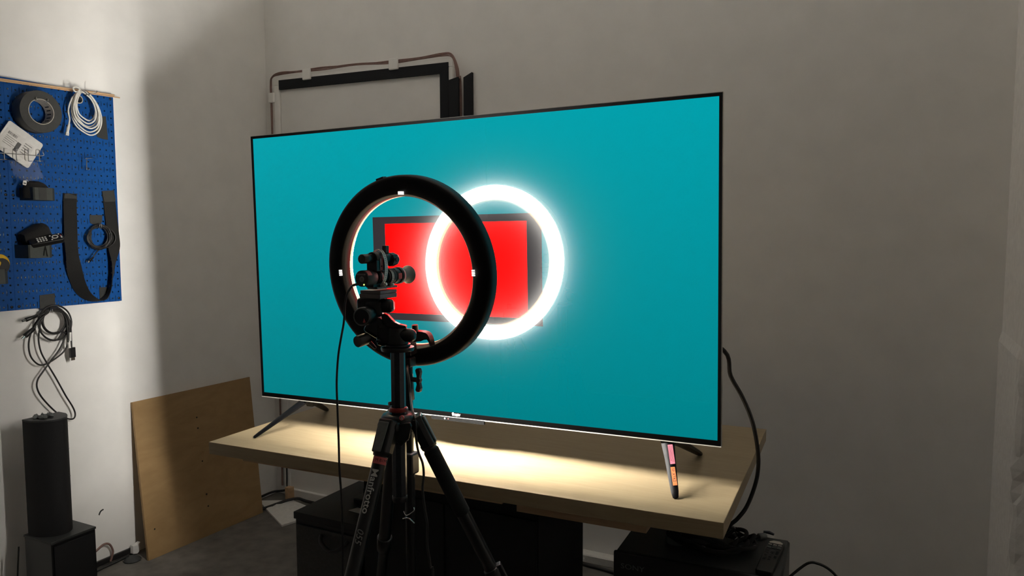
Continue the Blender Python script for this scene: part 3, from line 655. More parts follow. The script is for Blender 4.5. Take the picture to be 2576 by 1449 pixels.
# cabinets below
cab = thing('low_cabinet', 'low black equipment cabinet under the left half of the table', 'cabinet', (-1.44, 1.78, 0))
B().box(-1.577, -1.335, 1.634, 1.935, 0, .485).obj('carcass', 'black_satin', cab, bevel=.002)
B().box(-1.580, -1.332, 1.628, 1.938, .470, .492).obj('top_panel', 'black_plastic', cab, bevel=.002)
B().box(-1.570, -1.340, 1.627, 1.6335, .02, .455).obj('door', 'cabinet_front', cab, bevel=.001)
hp = B().tube([(-1.47, 1.626, .440), (-1.46, 1.612, .425), (-1.42, 1.606, .408), (-1.38, 1.612, .425), (-1.37, 1.626, .440)], .006, 8, 6); hp.obj('handle', 'black_rubber', cab, smooth=60)
tb = thing('tall_cabinet', 'tall black cabinet under the middle of the table, holding it up', 'cabinet', (-1.0, 1.8, 0))
B().box(-1.325, -.772, 1.645, 1.95, 0, .634).obj('carcass', 'black_matte', tb, bevel=.002)
B().box(-1.322, -1.052, 1.639, 1.6448, .02, .60).obj('door', 'black_matte', tb, bevel=.001)
B().box(-1.046, -.775, 1.639, 1.6448, .02, .60).obj('door', 'black_matte', tb, bevel=.001)
B().box(-.842, -.808, 1.665, 1.94, .634, .6745).obj('riser', 'black_matte', tb)
tag(B().prism([(-.03, -.012), (.03, -.018), (.035, .012), (-.02, .018)], Fr((-1.405, 1.72, .4922), (1, 0, 0), (0, 1, 0), (0, 0, 1)), 0, .001).obj('paper_slip', 'paper'), 'small white paper slip on the low black cabinet', 'paper')
tag(B().box(-1.46, -1.40, 1.76, 1.83, .4922, .510).obj('small_box', 'black_satin', bevel=.003), 'small dark box lying on the low black cabinet', 'box')
tag(B().box(-1.395, -1.365, 1.79, 1.83, .4922, .500).obj('metal_clip', 'gunmetal', bevel=.002), 'small grey metal piece on the low cabinet behind the paper slip', 'clip')

# ================================================================== PARTY SPEAKER ON THE RIGHT
ps = thing('floor_speaker', 'large black box speaker on the floor under the right end of the table', 'speaker', (-.42, 1.92, 0))
FS = Fr((-.619, 1.782, 0), (.9985, .045, 0), (-.045, .9985, 0), (0, 0, 1))
B().box(0, .412, .012, .262, .008, .494, FS).obj('speaker_body', 'black_satin', ps, bevel=.004)
B().box(-.002, .414, 0, .0118, .012, .500, FS).obj('front_panel', 'black_plastic', ps, bevel=.005)
B().box(.004, .408, .016, .258, .494, .4975, FS).obj('top_panel', 'dark_grey', ps, bevel=.002)
text('SONY', Fr(FS.p(.018, -.0006, .463), FS.x, (0, 0, 1), -FS.y), .019, 'print_grey', ps, sx=1.25)
B().lathe([(.0022, 0), (.002, .0008), (0, .001)], Fr(FS.p(.023, -.0004, .409), FS.x, (0, 0, 1), -FS.y), 10).obj('power_light', 'white_led', ps)
B().box(.130, .140, -.0008, .0, .395, .412, FS).obj('port_frame', 'print_grey', ps); B().box(.132, .138, -.0014, -.0008, .398, .408, FS).obj('port', 'black_matte', ps)
for (u, v) in ((.03, .03), (.38, .03), (.03, .24), (.38, .24)): B().cyl(FS.p(u, v, 0), FS.p(u, v, .009), .012, seg=14).obj('foot', 'black_rubber', ps)
ZT = .4978
# braided cable heap
heap = thing('braided_cable', 'heap of black braided cable with white flecks on the floor speaker', 'cable', FS.p(.24, .13, ZT))
random.seed(21); pts = []
for k in range(72):
    a = k*.62; rr = .045+.055*abs(math.sin(k*.37)); 
    pts.append(FS.p(.225+rr*1.15*math.cos(a), .135+rr*.85*math.sin(a), ZT+.008+.035*(k/72)*abs(math.sin(k*.9))+.012*random.random()))
pts += [FS.p(.31, .20, ZT+.012), FS.p(.335, .225, ZT+.010)]
b = B().tube(pts, .0055, 8, 5); b.obj('braid', 'black_cloth', heap, smooth=60)
sp_ = spline([V(p) for p in pts], 5); 
for k in range(6, len(sp_)-8, 9):
    d_ = (sp_[k+1]-sp_[k]).normalized(); sd = d_.cross(V((0, 0, 1))).normalized()
    B().tube([sp_[k]+V((0, 0, .0052))-sd*.002, sp_[k]+d_*.004+V((0, 0, .0058)), sp_[k]+d_*.008+V((0, 0, .0052))+sd*.002], .0005, 5, 2).obj('fleck', 'label_grey', heap)
B().cyl(FS.p(.335, .225, ZT+.010), FS.p(.352, .240, ZT+.010), .009, .008, 12, bev=.001).obj('connector', 'grey_plastic', heap, smooth=50)
tag(B().tube([FS.p(.345, .250, ZT+.0165)]+[FS.p(.36, .252, ZT+.016), FS.p(.372, .248, ZT+.014)], [.003, .0045, .003], 10, 1).obj('metal_fitting', 'gunmetal', smooth=40), 'small metal fitting at the back edge of the floor speaker', 'fitting')
cr_ = onZ(1706, 1358, ZT+.012)
tag(B().lathe([(.0275, 0), (.0295, 0), (.0295, .018), (.0275, .018)], Fr((onZ(1703, 1362, ZT).x, onZ(1703, 1362, ZT).y, ZT), (1, 0, 0), (0, 1, 0), (0, 0, 1)), 30, closed=True).obj('velcro_ring', 'grey_plastic', smooth=40), 'loop of grey strap standing on the floor speaker beside the braided cable', 'strap')
# remote on speaker
rm0, rm1 = onZ(1922, 1436, ZT+.012), onZ(1953, 1367, ZT+.012)
xa = (rm1-rm0); xa.z = 0; L_ = xa.length; xa.normalize(); ya_ = V((-xa.y, xa.x, 0))
fr_ = Fr((rm0.x, rm0.y, ZT), xa, ya_, (0, 0, 1))
root = thing('remote_control', 'black remote control with silver keys lying on the floor speaker', 'remote', (rm0.x, rm0.y, ZT))
B().prism([(-.004, -.016), (.0, -.020), (L_*.6, -.021), (L_+.006, -.019), (L_+.012, -.008), (L_+.012, .008), (L_+.006, .019), (L_*.6, .021), (0, .020), (-.004, .016)], fr_, .001, .014).obj('remote_body', 'black_plastic', root, bevel=.002)
B().prism([(L_-.010, -.016), (L_-.002, -.017), (L_+.008, -.008), (L_+.008, .008), (L_-.002, .017), (L_-.010, .016)], fr_, .0142, .0155).obj('silver_cap', 'silver_edge', root, bevel=.0005)
for i in range(3):
    for j in range(3): B().box(-.003, .003, -.0045, .0045, 0, .0015, fr_.at(fr_.p(L_-.020-.0095*i, -.012+.012*j, .0142))).obj('key', 'grey_plastic' if i else 'silver_edge', root)
for i in range(8):
    for j in range(3):
        if (i*3+j) % 4 != 1: B().box(-.0015, .0015, -.003, .003, 0, .0012, fr_.at(fr_.p(max(.006, L_-.055-.0085*i*1.0), -.012+.012*j, .0142))).obj('key', 'dark_grey' if i % 3 else 'print_grey', root)
# cable that leaves the speaker to the right
P_ = [FS.p(.414, .20, .42), onY(2030, 1418, 2.02), onY(2058, 1418, 2.02), onY(2088, 1434, 2.02), onY(2112, 1462, 2.02), onY(2128, 1510, 2.03), V((.03, 2.12, .12)), V((.09, 2.25, .01)), V((.25, 2.6, .008))]
tag(B().tube(P_, .0035, 8, 6).obj('speaker_cable', 'black_rubber', smooth=60), 'thin black cable arching out of the right side of the floor speaker', 'cable')
tag(B().tube([(.285, 2.60, 0.006), (.288, 2.64, .03), (.286, 2.68, .034), (.275, 2.70, .006)], .008, 8, 5).obj('cable_stub', 'black_rubber', smooth=60), 'short black cable stub in the far right corner of the floor', 'cable')

# ================================================================== TELEVISION
a, c_, t_ = -0.0221, -0.0098, -0.0107
ex0 = V((math.cos(a), -math.sin(a), 0)); n0_ = V((-math.sin(a), -math.cos(a), 0)); ez0 = V((0, 0, 1))
e1 = ex0*math.cos(c_) - ez0*math.sin(c_); e2 = ex0*math.sin(c_) + ez0*math.cos(c_)
e2b = e2*math.cos(t_) - n0_*math.sin(t_); n2 = n0_*math.cos(t_) + e2*math.sin(t_)
TV = Fr((-1.0707, 1.7324, 1.2281), e1, e2b, n2)     # z towards the camera side
tv = thing('television', 'large flat television showing a red rectangle on teal, standing on the maple table', 'television', TV.p(0, -.515, -.05))
HW, HH = .7144, .40185
# screen image material: teal field, grey frame, red window, all given off by the panel, under a glossy pane
m = bpy.data.materials.new('screen_image'); m.use_nodes = True; nt = m.node_tree; N = nt.nodes; L = nt.links
for n in list(N): N.remove(n)
out = N.new('ShaderNodeOutputMaterial'); tc = N.new('ShaderNodeTexCoord'); sx = N.new('ShaderNodeSeparateXYZ')
L.new(tc.outputs['UV'], sx.inputs[0])
def mth(op, a_, b_=None):
    n = N.new('ShaderNodeMath'); n.operation = op
    for i, q_ in enumerate((a_, b_)):
        if q_ is None: continue
        if isinstance(q_, (int, float)): n.inputs[i].default_value = q_
        else: L.new(q_, n.inputs[i])
    return n.outputs[0]
def inbox(hu, hv):
    uu = mth('ABSOLUTE', mth('SUBTRACT', sx.outputs[0], .5)); vv = mth('ABSOLUTE', mth('SUBTRACT', sx.outputs[1], .5))
    return mth('MULTIPLY', mth('LESS_THAN', uu, hu), mth('LESS_THAN', vv, hv))
rampv = N.new('ShaderNodeMapRange'); L.new(sx.outputs[1], rampv.inputs[0])
teal = N.new('ShaderNodeMixRGB'); L.new(sx.outputs[1], teal.inputs[0])
teal.inputs[1].default_value = (0, .215, .245, 1); teal.inputs[2].default_value = (0, .350, .405, 1)
g1 = N.new('ShaderNodeMixRGB'); L.new(inbox(.1865, .184), g1.inputs[0]); L.new(teal.outputs[0], g1.inputs[1]); g1.inputs[2].default_value = (.035, .030, .034, 1)
g2 = N.new('ShaderNodeMixRGB'); L.new(inbox(.1565, .159), g2.inputs[0]); L.new(g1.outputs[0], g2.inputs[1]); g2.inputs[2].default_value = (4.0, .0, .0, 1)
em = N.new('ShaderNodeEmission'); L.new(g2.outputs[0], em.inputs[0]); em.inputs[1].default_value = SCREEN_STRENGTH
gl = N.new('ShaderNodeBsdfGlossy'); gl.inputs['Roughness'].default_value = .025; gl.inputs[0].default_value = (.0125, .0125, .0125, 1)
gh = N.new('ShaderNodeBsdfGlossy'); gh.inputs['Roughness'].default_value = .24; gh.inputs[0].default_value = (.0024, .0024, .0024, 1)
a1 = N.new('ShaderNodeAddShader'); a2 = N.new('ShaderNodeAddShader')
L.new(em.outputs[0], a1.inputs[0]); L.new(gl.outputs[0], a1.inputs[1]); L.new(a1.outputs[0], a2.inputs[0]); L.new(gh.outputs[0], a2.inputs[1]); L.new(a2.outputs[0], out.inputs[0])
MATS['screen_image'] = m
sc = B().add([TV.p(-HW, -HH, .0), TV.p(HW, -HH, 0), TV.p(HW, HH, 0), TV.p(-HW, HH, 0)], [(0, 1, 2, 3)])
me = bpy.data.meshes.new('screen'); me.from_pydata([v-V(tv.location) for v in sc.v], [], [(0, 1, 2, 3)]); uvl = me.uv_layers.new(name='UVMap')
for i, uv in enumerate(((0, 0), (1, 0), (1, 1), (0, 1))): uvl.data[i].uv = uv
me.materials.append(m); so = bpy.data.objects.new('screen', me); COL.objects.link(so); so.parent = tv; so['label'] = 'glossy screen showing a grey framed red rectangle on teal'
OW, OT, OB = .7215, .4095, .4145
B().box(-OW, -HW, -OB, OT, -.012, .0025, TV).box(HW, OW, -OB, OT, -.012, .0025, TV).box(-HW, HW, HH, OT, -.012, .0025, TV).obj('bezel', 'bezel', tv)
B().box(-HW, HW, -.4145, -HH, -.012, .0025, TV).obj('lower_bezel', 'bezel', tv, label='brushed dark strip below the screen')
# thin bright metal edge round the outside
e = .0016
B().box(-OW-e, OW+e, OT, OT+e, -.010, .0015, TV).box(-OW-e, -OW, -OB, OT, -.010, .0015, TV).box(OW, OW+e, -OB, OT, -.010, .0015, TV).obj('metal_edge', 'silver_edge', tv)
B().box(-OW+.001, OW-.001, -OB+.001, OT-.001, -.030, -.0121, TV).obj('back_shell', 'black_plastic', tv, bevel=.006)
B().box(-OW-e, OW+e, -OB-.0024, -OB, -.010, .0030, TV).obj('metal_edge', 'edge_bright', tv, label='bright metal edge under the screen')
B().box(-.56, .56, -.385, .02, -.072, -.0301, TV).obj('rear_housing', 'black_plastic', tv, bevel=.02)
text('firetv', Fr(TV.p(-.0005, -.4068, .0026), TV.x, TV.y, TV.z), .0125, 'print_white', tv, align='CENTER', name='logo', bold=.0003)
b = B(); arc = [(math.radians(x)) for x in range(200, 345, 12)]
b.tube([TV.p(.012*math.cos(x), -.4052+.0058*math.sin(x), .0029) for x in arc], .0004, 5, 1); b.obj('logo_swoosh', 'print_white', tv)
ir = B().prism([(-.083, -.4158), (.088, -.4158), (.088, -.4265), (-.081, -.4255)], TV, -.004, .004).obj('sensor_bar', 'sensor_black', tv, bevel=.0008)
B().prism([(-.081, -.4255), (.088, -.4265), (.088, -.4273), (-.081, -.4263)], TV, -.004, .0042).obj('sensor_rim', 'silver_edge', tv)
B().lathe([(.0022, 0), (0, .0008)], TV.at(TV.p(-.037, -.4208, .0041)), 12).obj('status_light', 'white_led', tv)
B().lathe([(.0013, 0), (0, .0006)], TV.at(TV.p(-.026, -.4212, .0041)), 10).obj('status_light', 'red_led', tv)
# feet
def tvleg(top, foot, wt, wf, name='leg', fl=.42):
    top = V(top); foot = V(foot); d_ = (foot-top).normalized()
    sdir = TV.x if abs(d_.dot(TV.x)) < .8 else TV.z
    sdir = (sdir-d_*sdir.dot(d_)).normalized(); nd = d_.cross(sdir).normalized()
    vs = []; n = 8; prof = ((0, wt), (.08, wt*.86), (.35, wt*.68), (.9, wf), (.985, wf*.75), (1, wf*.4))
    for t, w_ in prof:
        c0 = top.lerp(foot, t)
        for k in range(n):
            a_ = 2*PI*k/n+PI/8; vs.append(c0+sdir*w_*math.cos(a_)+nd*w_*fl*math.sin(a_))
    fs = [(j*n+k, j*n+(k+1) % n, (j+1)*n+(k+1) % n, (j+1)*n+k) for j in range(len(prof)-1) for k in range(n)] + [list(range(n))[::-1], [(len(prof)-1)*n+k for k in range(n)]]
    return B().add(vs, fs).obj(name, 'leg_black', tv, smooth=50)
zt_ = TH+.002
fl, frr, rr_, rl = onZ(638, 1101, zt_), onZ(1700, 1254, zt_), onZ(1762, 1142, zt_), onZ(823, 1031, zt_)
tvleg(TV.p(-.553, -.414, -.020), fl, .019, .0085)
tvleg(TV.p(-.553, -.414, -.022), rl, .019, .0095, fl=.8)
rleg = tvleg(TV.p(.589, -.414, -.018), frr, .0205, .0095)
tvleg(TV.p(.600, -.414, -.022), rr_, .020, .0100, fl=.8)
b = B().add([TV.p(-.575, -.41, -.02), TV.p(-.53, -.41, -.02), TV.p(-.53, -.41, -.05), TV.p(-.575, -.41, -.05), TV.p(-.562, -.44, -.025), TV.p(-.540, -.44, -.025), TV.p(-.540, -.44, -.045), TV.p(-.562, -.44, -.045)], [(0, 1, 2, 3), (7, 6, 5, 4), (0, 4, 5, 1), (1, 5, 6, 2), (2, 6, 7, 3), (3, 7, 4, 0)])
b.obj('leg_bracket', 'black_plastic', tv)
# stickers on the front right leg
tp = TV.p(.589, -.414, -.018); d_ = (frr-tp).normalized()
view = (tp-CAM).normalized(); sd = d_.cross(view).normalized(); sd = sd if sd.dot(RT) > 0 else -sd; nv = sd.cross(d_).normalized(); nv = nv if nv.dot(view) < 0 else -nv
def onleg(t, s_): return tp.lerp(frr, t)+nv*.0125*(1-.3*t)+sd*s_
for (t0, t1, s0, w_, m_, tx) in ((.17, .49, .0045, .0115, 'label_pink', ''), (.54, .83, .0030, .0100, 'label_orange', 'ISF XTK2')):
    o0, o1 = onleg(t0, s0), onleg(t1, s0)
    f_ = Fr(o0, o1-o0, sd, nv); LL = (o1-o0).length
    st = B().box(0, LL, -w_/2, w_/2, 0, .0006, f_).obj('sticker', m_, tv, label='small pink printed sticker' if m_ == 'label_pink' else 'small orange handwritten sticker')
    ft = Fr(o0, o1-o0, nv.cross((o1-o0).normalized()), nv)
    if tx: text(tx, ft.at(ft.p(.002, 0, .0007)), .0095, 'print_black', st, sx=(LL-.004)/(len(tx)*.0095*.58), ext=.0001)
    else:
        b = B(); random.seed(2)
        for i in range(4): b.box(.002, LL-.004-.004*random.random(), -.0042+.0024*i, -.0034+.0024*i, .0006, .0008, f_)
        b.obj('fine_print', 'print_black', st)
# cable out of the back of the television
tag(B().tube([TV.p(.50, -.22, -.075), TV.p(.62, -.16, -.085), TV.p(.715, -.20, -.08), onY(1838, 945, 1.86), onY(1868, 1000, 1.88), onY(1893, 1062, 1.90), onY(1906, 1130, 1.92), onY(1907, 1180, 1.93), onY(1898, 1225, 1.93), onY(1878, 1275, 1.92), onY(1855, 1305, 1.91), onY(1836, 1322, 1.905), FS.p(.28, .15, ZT+.05), FS.p(.26, .14, ZT+.03)], .0052, 10, 6).obj('video_cable', 'black_rubber', smooth=60), 'thick black cable drooping from behind the television past the table end', 'cable')

# ================================================================== RING LIGHT ON ITS STAND
RC = at(1022, 685, 1.81)
tl_ = math.radians(4.5)                            # the ring is tipped back a little on its joint
rf = Fr(RC, -TV.x, TV.y*math.cos(tl_)+TV.z*math.sin(tl_), -TV.z*math.cos(tl_)+TV.y*math.sin(tl_))
ring = thing('ring_light', 'large black ring light facing the television on a light stand', 'ring light', (RC.x, RC.y-.005, 0))
RO, RI = .2365, .1850
B().lathe([(RI+.002, -.001), (RI+.0045, -.0075), (RI+.007, -.0090), (RO-.012, -.0090), (RO-.004, -.0060), (RO-.0005, .001), (RO, .006), (RO, .0265), (RO-.0015, .0285), (RO-.0038, .0285), (RO-.0038, .0235), (RI+.004, .0235), (RI, .019), (RI, .001)], rf, 96, closed=True).obj('housing', 'housing_black', ring, smooth=50)
B().lathe([(RI+.0035, .0236), (RI-.0008, .0215), (RI-.0008, .0265), (RI+.0035, .0275)], rf, 96, closed=True).obj('inner_trim', 'ring_trim', ring, smooth=50)
B().lathe([(RI+.0036, .0237), (RI+.0030, .0276), (RI+.0036, .0335), (RI+.0085, .0345), (RI+.0085, .0237)], rf, 96, closed=True).obj('diffuser_lip', 'diffuser_edge', ring, smooth=50)
B().lathe([(RI+.0087, .0240), (RI+.0087, .0345), (RI+.012, .0355), (RO-.009, .0355), (RO-.0045, .0335), (RO-.0042, .0240)], rf, 96, closed=True).obj('diffuser', 'diffuser', ring, smooth=50)
for (ang, rad) in ((87.5, .1935), (180.5, .1935), (0.5, .1935)):
    # three groups of four lit vent slots at the inner rim
    a_ = math.radians(180-ang)
    for k in (-1.5, -.5, .5, 1.5):
        aa = a_+k*.0155*1.35
        p_ = rf.p(rad*math.cos(aa), rad*math.sin(aa), -.0083)
        er = (rf.x*math.cos(aa)+rf.y*math.sin(aa)); et = rf.z.cross(er)
        B().box(-.0035, .0035, -.0010, .0010, -.0012, .004, Fr(p_, er, et, -rf.z)).obj('vent_slot', 'vent_led', ring)
ba_ = math.radians(14); bu = rf.y*math.cos(ba_)+rf.x*math.sin(ba_)
B().box(-.011, .011, RO-.004, RO+.0028, -.002, .014, Fr(RC, bu.cross(rf.z), bu, rf.z)).obj('edge_button', 'black_plastic', ring, bevel=.001)
B().box(-.012, .012, -RO+.010, -RO+.024, -.0098, -.0085, rf).obj('rear_label', 'grey_plastic', ring)
B().box(-.010, .010, -RO+.0115, -RO+.0225, -.0102, -.0097, rf).obj('rear_label', 'black_satin', ring)
# tray bracket with thumbscrew inside the ring at the bottom
tray = [(.020, -.166), (-.030, -.166), (-.050, -.1630), (-.060, -.1590), (-.068, -.1580), (-.072, -.163), (-.0745, -.172), (-.078, -.174), (-.0785, -.170), (-.0770, -.160), (-.0745, -.1515), (-.0705, -.1450), (-.065, -.1415), (-.056, -.1395), (-.040, -.1390), (.020, -.140)]
b = B().prism([(x, y) for x, y in tray], rf, -.034, -.016); b.obj('phone_tray', 'black_satin', ring, smooth=40)
B().box(-.022, .010, -.200, -.150, -.040, -.010, rf).obj('tray_arm', 'black_satin', ring, bevel=.002)
B().cyl(rf.p(-.034, -.140, -.030), rf.p(-.034, -.124, -.030), .0080, seg=16, bev=.001).obj('thumbscrew', 'black_plastic', ring, smooth=40)
# stand
SX, SY = RC.x, RC.y-.005
sb = V((SX+.014, SY-.012, 0))
st = ring
Zr = RC.z-RO
B().cyl((sb.x, sb.y, Zr-.012), (sb.x, sb.y, Zr+.030), .011, seg=20).obj('ring_socket', 'black_plastic', st, smooth=50)
B().box(-.022, .022, -.014, .014, Zr+.006, Zr+.030, Fr((sb.x-.010, sb.y+.004, 0), (1, 0, 0), (0, 1, 0), (0, 0, 1))).obj('yoke', 'black_plastic', st, bevel=.004)
B().cyl((sb.x, sb.y, Zr-.075), (sb.x, sb.y, Zr-.010), .0145, .0115, 20, bev=.001).obj('tilt_joint', 'black_plastic', st, smooth=50)
B().cyl((sb.x, sb.y, Zr-.024), (sb.x+.029, sb.y, Zr-.024), .006, seg=12).obj('knob_shaft', 'black_plastic', st, smooth=50)
kn = Fr((sb.x+.031, sb.y, Zr-.024), (0, 0, 1), (1, 0, 0), (0, -1, 0))
B().prism([(-.029, -.005), (-.024, -.008), (-.010, -.004), (0, -.007), (.010, -.004), (.024, -.008), (.029, -.005), (.029, .004), (.020, .007), (.006, .004), (0, .007), (-.006, .004), (-.020, .007), (-.029, .004)], kn, -.006, .006).obj('tilt_knob', 'black_plastic', st, bevel=.002)
B().cyl((sb.x, sb.y, .70), (sb.x, sb.y, Zr-.07), .0105, seg=20).obj('pole', 'black_satin', st, smooth=50)
B().cyl((sb.x, sb.y, Zr-.155), (sb.x, sb.y, Zr-.115), .0145, .0165, 20, bev=.002).obj('collar', 'black_plastic', st, smooth=50)
B().cyl((sb.x, sb.y, .13), (sb.x, sb.y, .735), .0125, seg=20).obj('pole', 'black_satin', st, smooth=50)
B().box(-.019, .019, -.019, .017, .735, .790, Fr((sb.x, sb.y, 0), (1, 0, 0), (0, 1, 0), (0, 0, 1))).obj('pole_clamp', 'black_plastic', st, bevel=.006)
B().cyl((sb.x-.010, sb.y-.019, .728), (sb.x-.010, sb.y-.030, .728), .011, seg=16, bev=.002).obj('clamp_knob', 'black_plastic', st, smooth=50)
B().cyl((sb.x-.010, sb.y-.0301, .728), (sb.x-.010, sb.y-.031, .728), .0035, seg=10).obj('clamp_screw', 'chrome', st)
B().tube([(sb.x-.012, sb.y-.010, .640), (sb.x+.0, sb.y-.016, .634), (sb.x+.016, sb.y-.008, .645), (sb.x+.014, sb.y-.004, .652)], .0016, 6, 5).tube([(sb.x-.014, sb.y-.012, .622), (sb.x+.004, sb.y-.016, .628), (sb.x+.020, sb.y-.012, .616)], .0018, 6, 5).obj('wire_clip', 'chrome', st, smooth=60)
for k in range(3):
    a_ = math.radians(-100+120*k); dx, dy = math.cos(a_), math.sin(a_); rad = .26 if k == 0 else .24
    B().tube([(sb.x+.012*dx, sb.y+.012*dy, .36), (sb.x+rad*.5*dx, sb.y+rad*.5*dy, .19), (sb.x+rad*dx, sb.y+rad*dy, .012)], .0075, 8, 3).obj('leg', 'black_satin', st, smooth=60)
    B().cyl((sb.x+rad*dx, sb.y+rad*dy, 0), (sb.x+rad*dx, sb.y+rad*dy, .018), .011, seg=12).obj('foot', 'black_rubber', st)
B().cyl((sb.x, sb.y, .34), (sb.x, sb.y, .38), .017, seg=16, bev=.002).obj('leg_collar', 'black_plastic', st, smooth=50)
# its power cable
tag(B().tube([rf.p(.004, -RO+.012, -.016), at(1025, 930, 1.76), at(1030, 965, 1.74), at(1033, 1000, 1.72), at(1037, 1030, 1.60), at(1045, 1060, 1.56), at(1046, 1095, 1.56), at(1052, 1135, 1.56), at(1063, 1165, 1.56), at(1066, 1195, 1.56), at(1063, 1230, 1.56), at(1068, 1275, 1.56), at(1075, 1320, 1.56), at(1075, 1370, 1.56), at(1083, 1425, 1.56), at(1090, 1500, 1.56), V((-.85, 1.25, .02)), V((-.6, 1.1, .006))], .0026, 8, 6).obj('power_cable', 'black_rubber', smooth=60), 'thin black cable hanging from the ring light down beside the tripod', 'cable')

# ================================================================== TRIPOD WITH GEARED HEAD
ST = 1.58
AX = at(1003, 1060, ST); ax, ay = AX.x, AX.y
K = ST/F_PX
def zt2(py, x=ax, y=ay):
    # height of the point on the vertical through (x, y) seen at image row py
    lo, hi = -1., 3.
    for _ in range(40):
        mid = (lo+hi)/2; d_ = V((x, y, mid))-CAM; yy = CYP-F_PX*d_.dot(UP)/d_.dot(fw)
        if yy > py: lo = mid
        else: hi = mid
    return lo
tri = thing('tripod', 'black camera tripod with red collar standing in front of the television table', 'tripod', (ax, ay, 0))
def hexa(r, rot=0, n=6, rb=.0): return [(r*math.cos(math.radians(rot+360*k/n)), r*math.sin(math.radians(rot+360*k/n))) for k in range(n)]
ZC = Fr((ax, ay, 0), (RT.x, RT.y, 0), (-RT.y, RT.x, 0), (0, 0, 1))
B().prism(hexa(.0158, 12, 9), ZC, zt2(1258), zt2(884)).obj('centre_column', 'gunmetal', tri, bevel=.001)
B().lathe([(.006, -.004), (.0150, -.002), (.0165, .004), (.0165, .010), (.0145, .012)], ZC.at((ax, ay, zt2(1258))), 20).obj('column_cap', 'black_rubber', tri, smooth=50)
for dz in (.012,): B().cyl(ZC.p(-.013, -.010, zt2(1012)), ZC.p(-.018, -.014, zt2(1012)), .004, seg=10).obj('column_knob', 'black_plastic', tri)
zh = zt2(1052)
B().lathe([(.017, -.022), (.034, -.020), (.037, -.012), (.037, .004), (.033, .010), (.024, .012)], ZC.at((ax, ay, zh)), 36).obj('hub', 'black_satin', tri, smooth=45)
B().lathe([(.0165, -.004), (.0205, -.003), (.0210, .001), (.0185, .005), (.0165, .006)], ZC.at((ax, ay, zt2(1030))), 32).obj('red_collar', 'red_anodised', tri, smooth=50, label='dark red metal collar')
B().prism(hexa(.0195, 20, 9), ZC, zt2(1106), zt2(1072)).obj('lower_collar', 'red_anodised', tri, bevel=.0015, label='dark red lower collar')
B().lathe([(.016, 0), (.0210, .002), (.0215, .006), (.019, .009)], ZC.at((ax, ay, zt2(1109))), 24).obj('collar_ring', 'black_satin', tri, smooth=50)
b = B().prism([(-.013, .006), (.024, .008), (.027, .000), (.024, -.010), (.021, -.026), (.010, -.038), (.004, -.044), (-.002, -.036), (-.014, -.030)], Fr(ZC.p(.006, -.034, zh-.008), ZC.x, (0, 0, 1), -ZC.y), -.006, .006); b.obj('lock_lever', 'black_satin', tri, bevel=.003)
em_ = at(1010.5, 1051.5, ST-.046); fe = Fr(em_, RT, UP, -fw)
B().lathe([(.0048, -.006), (.0052, 0), (.0048, .0012), (0, .0016)], Fr(em_, RT, UP*.8, -fw), 20).obj('red_badge', 'label_red', tri, label='small red oval badge')
for (x0, y0, x1, y1) in ((-.002, -.003, 0, .003), (.002, -.003, 0, .003), (0, -.004, 0, .001)):
    B().tube([fe.p(x0, y0, .0017), fe.p(x1, y1, .0017)], .0005, 5, 1).obj('badge_mark', 'print_white', tri)
splay = math.radians(25.5)
fwh = V((fw.x, fw.y, 0)).normalized(); rth = V((RT.x, RT.y, 0)).normalized()
leg_objs = []
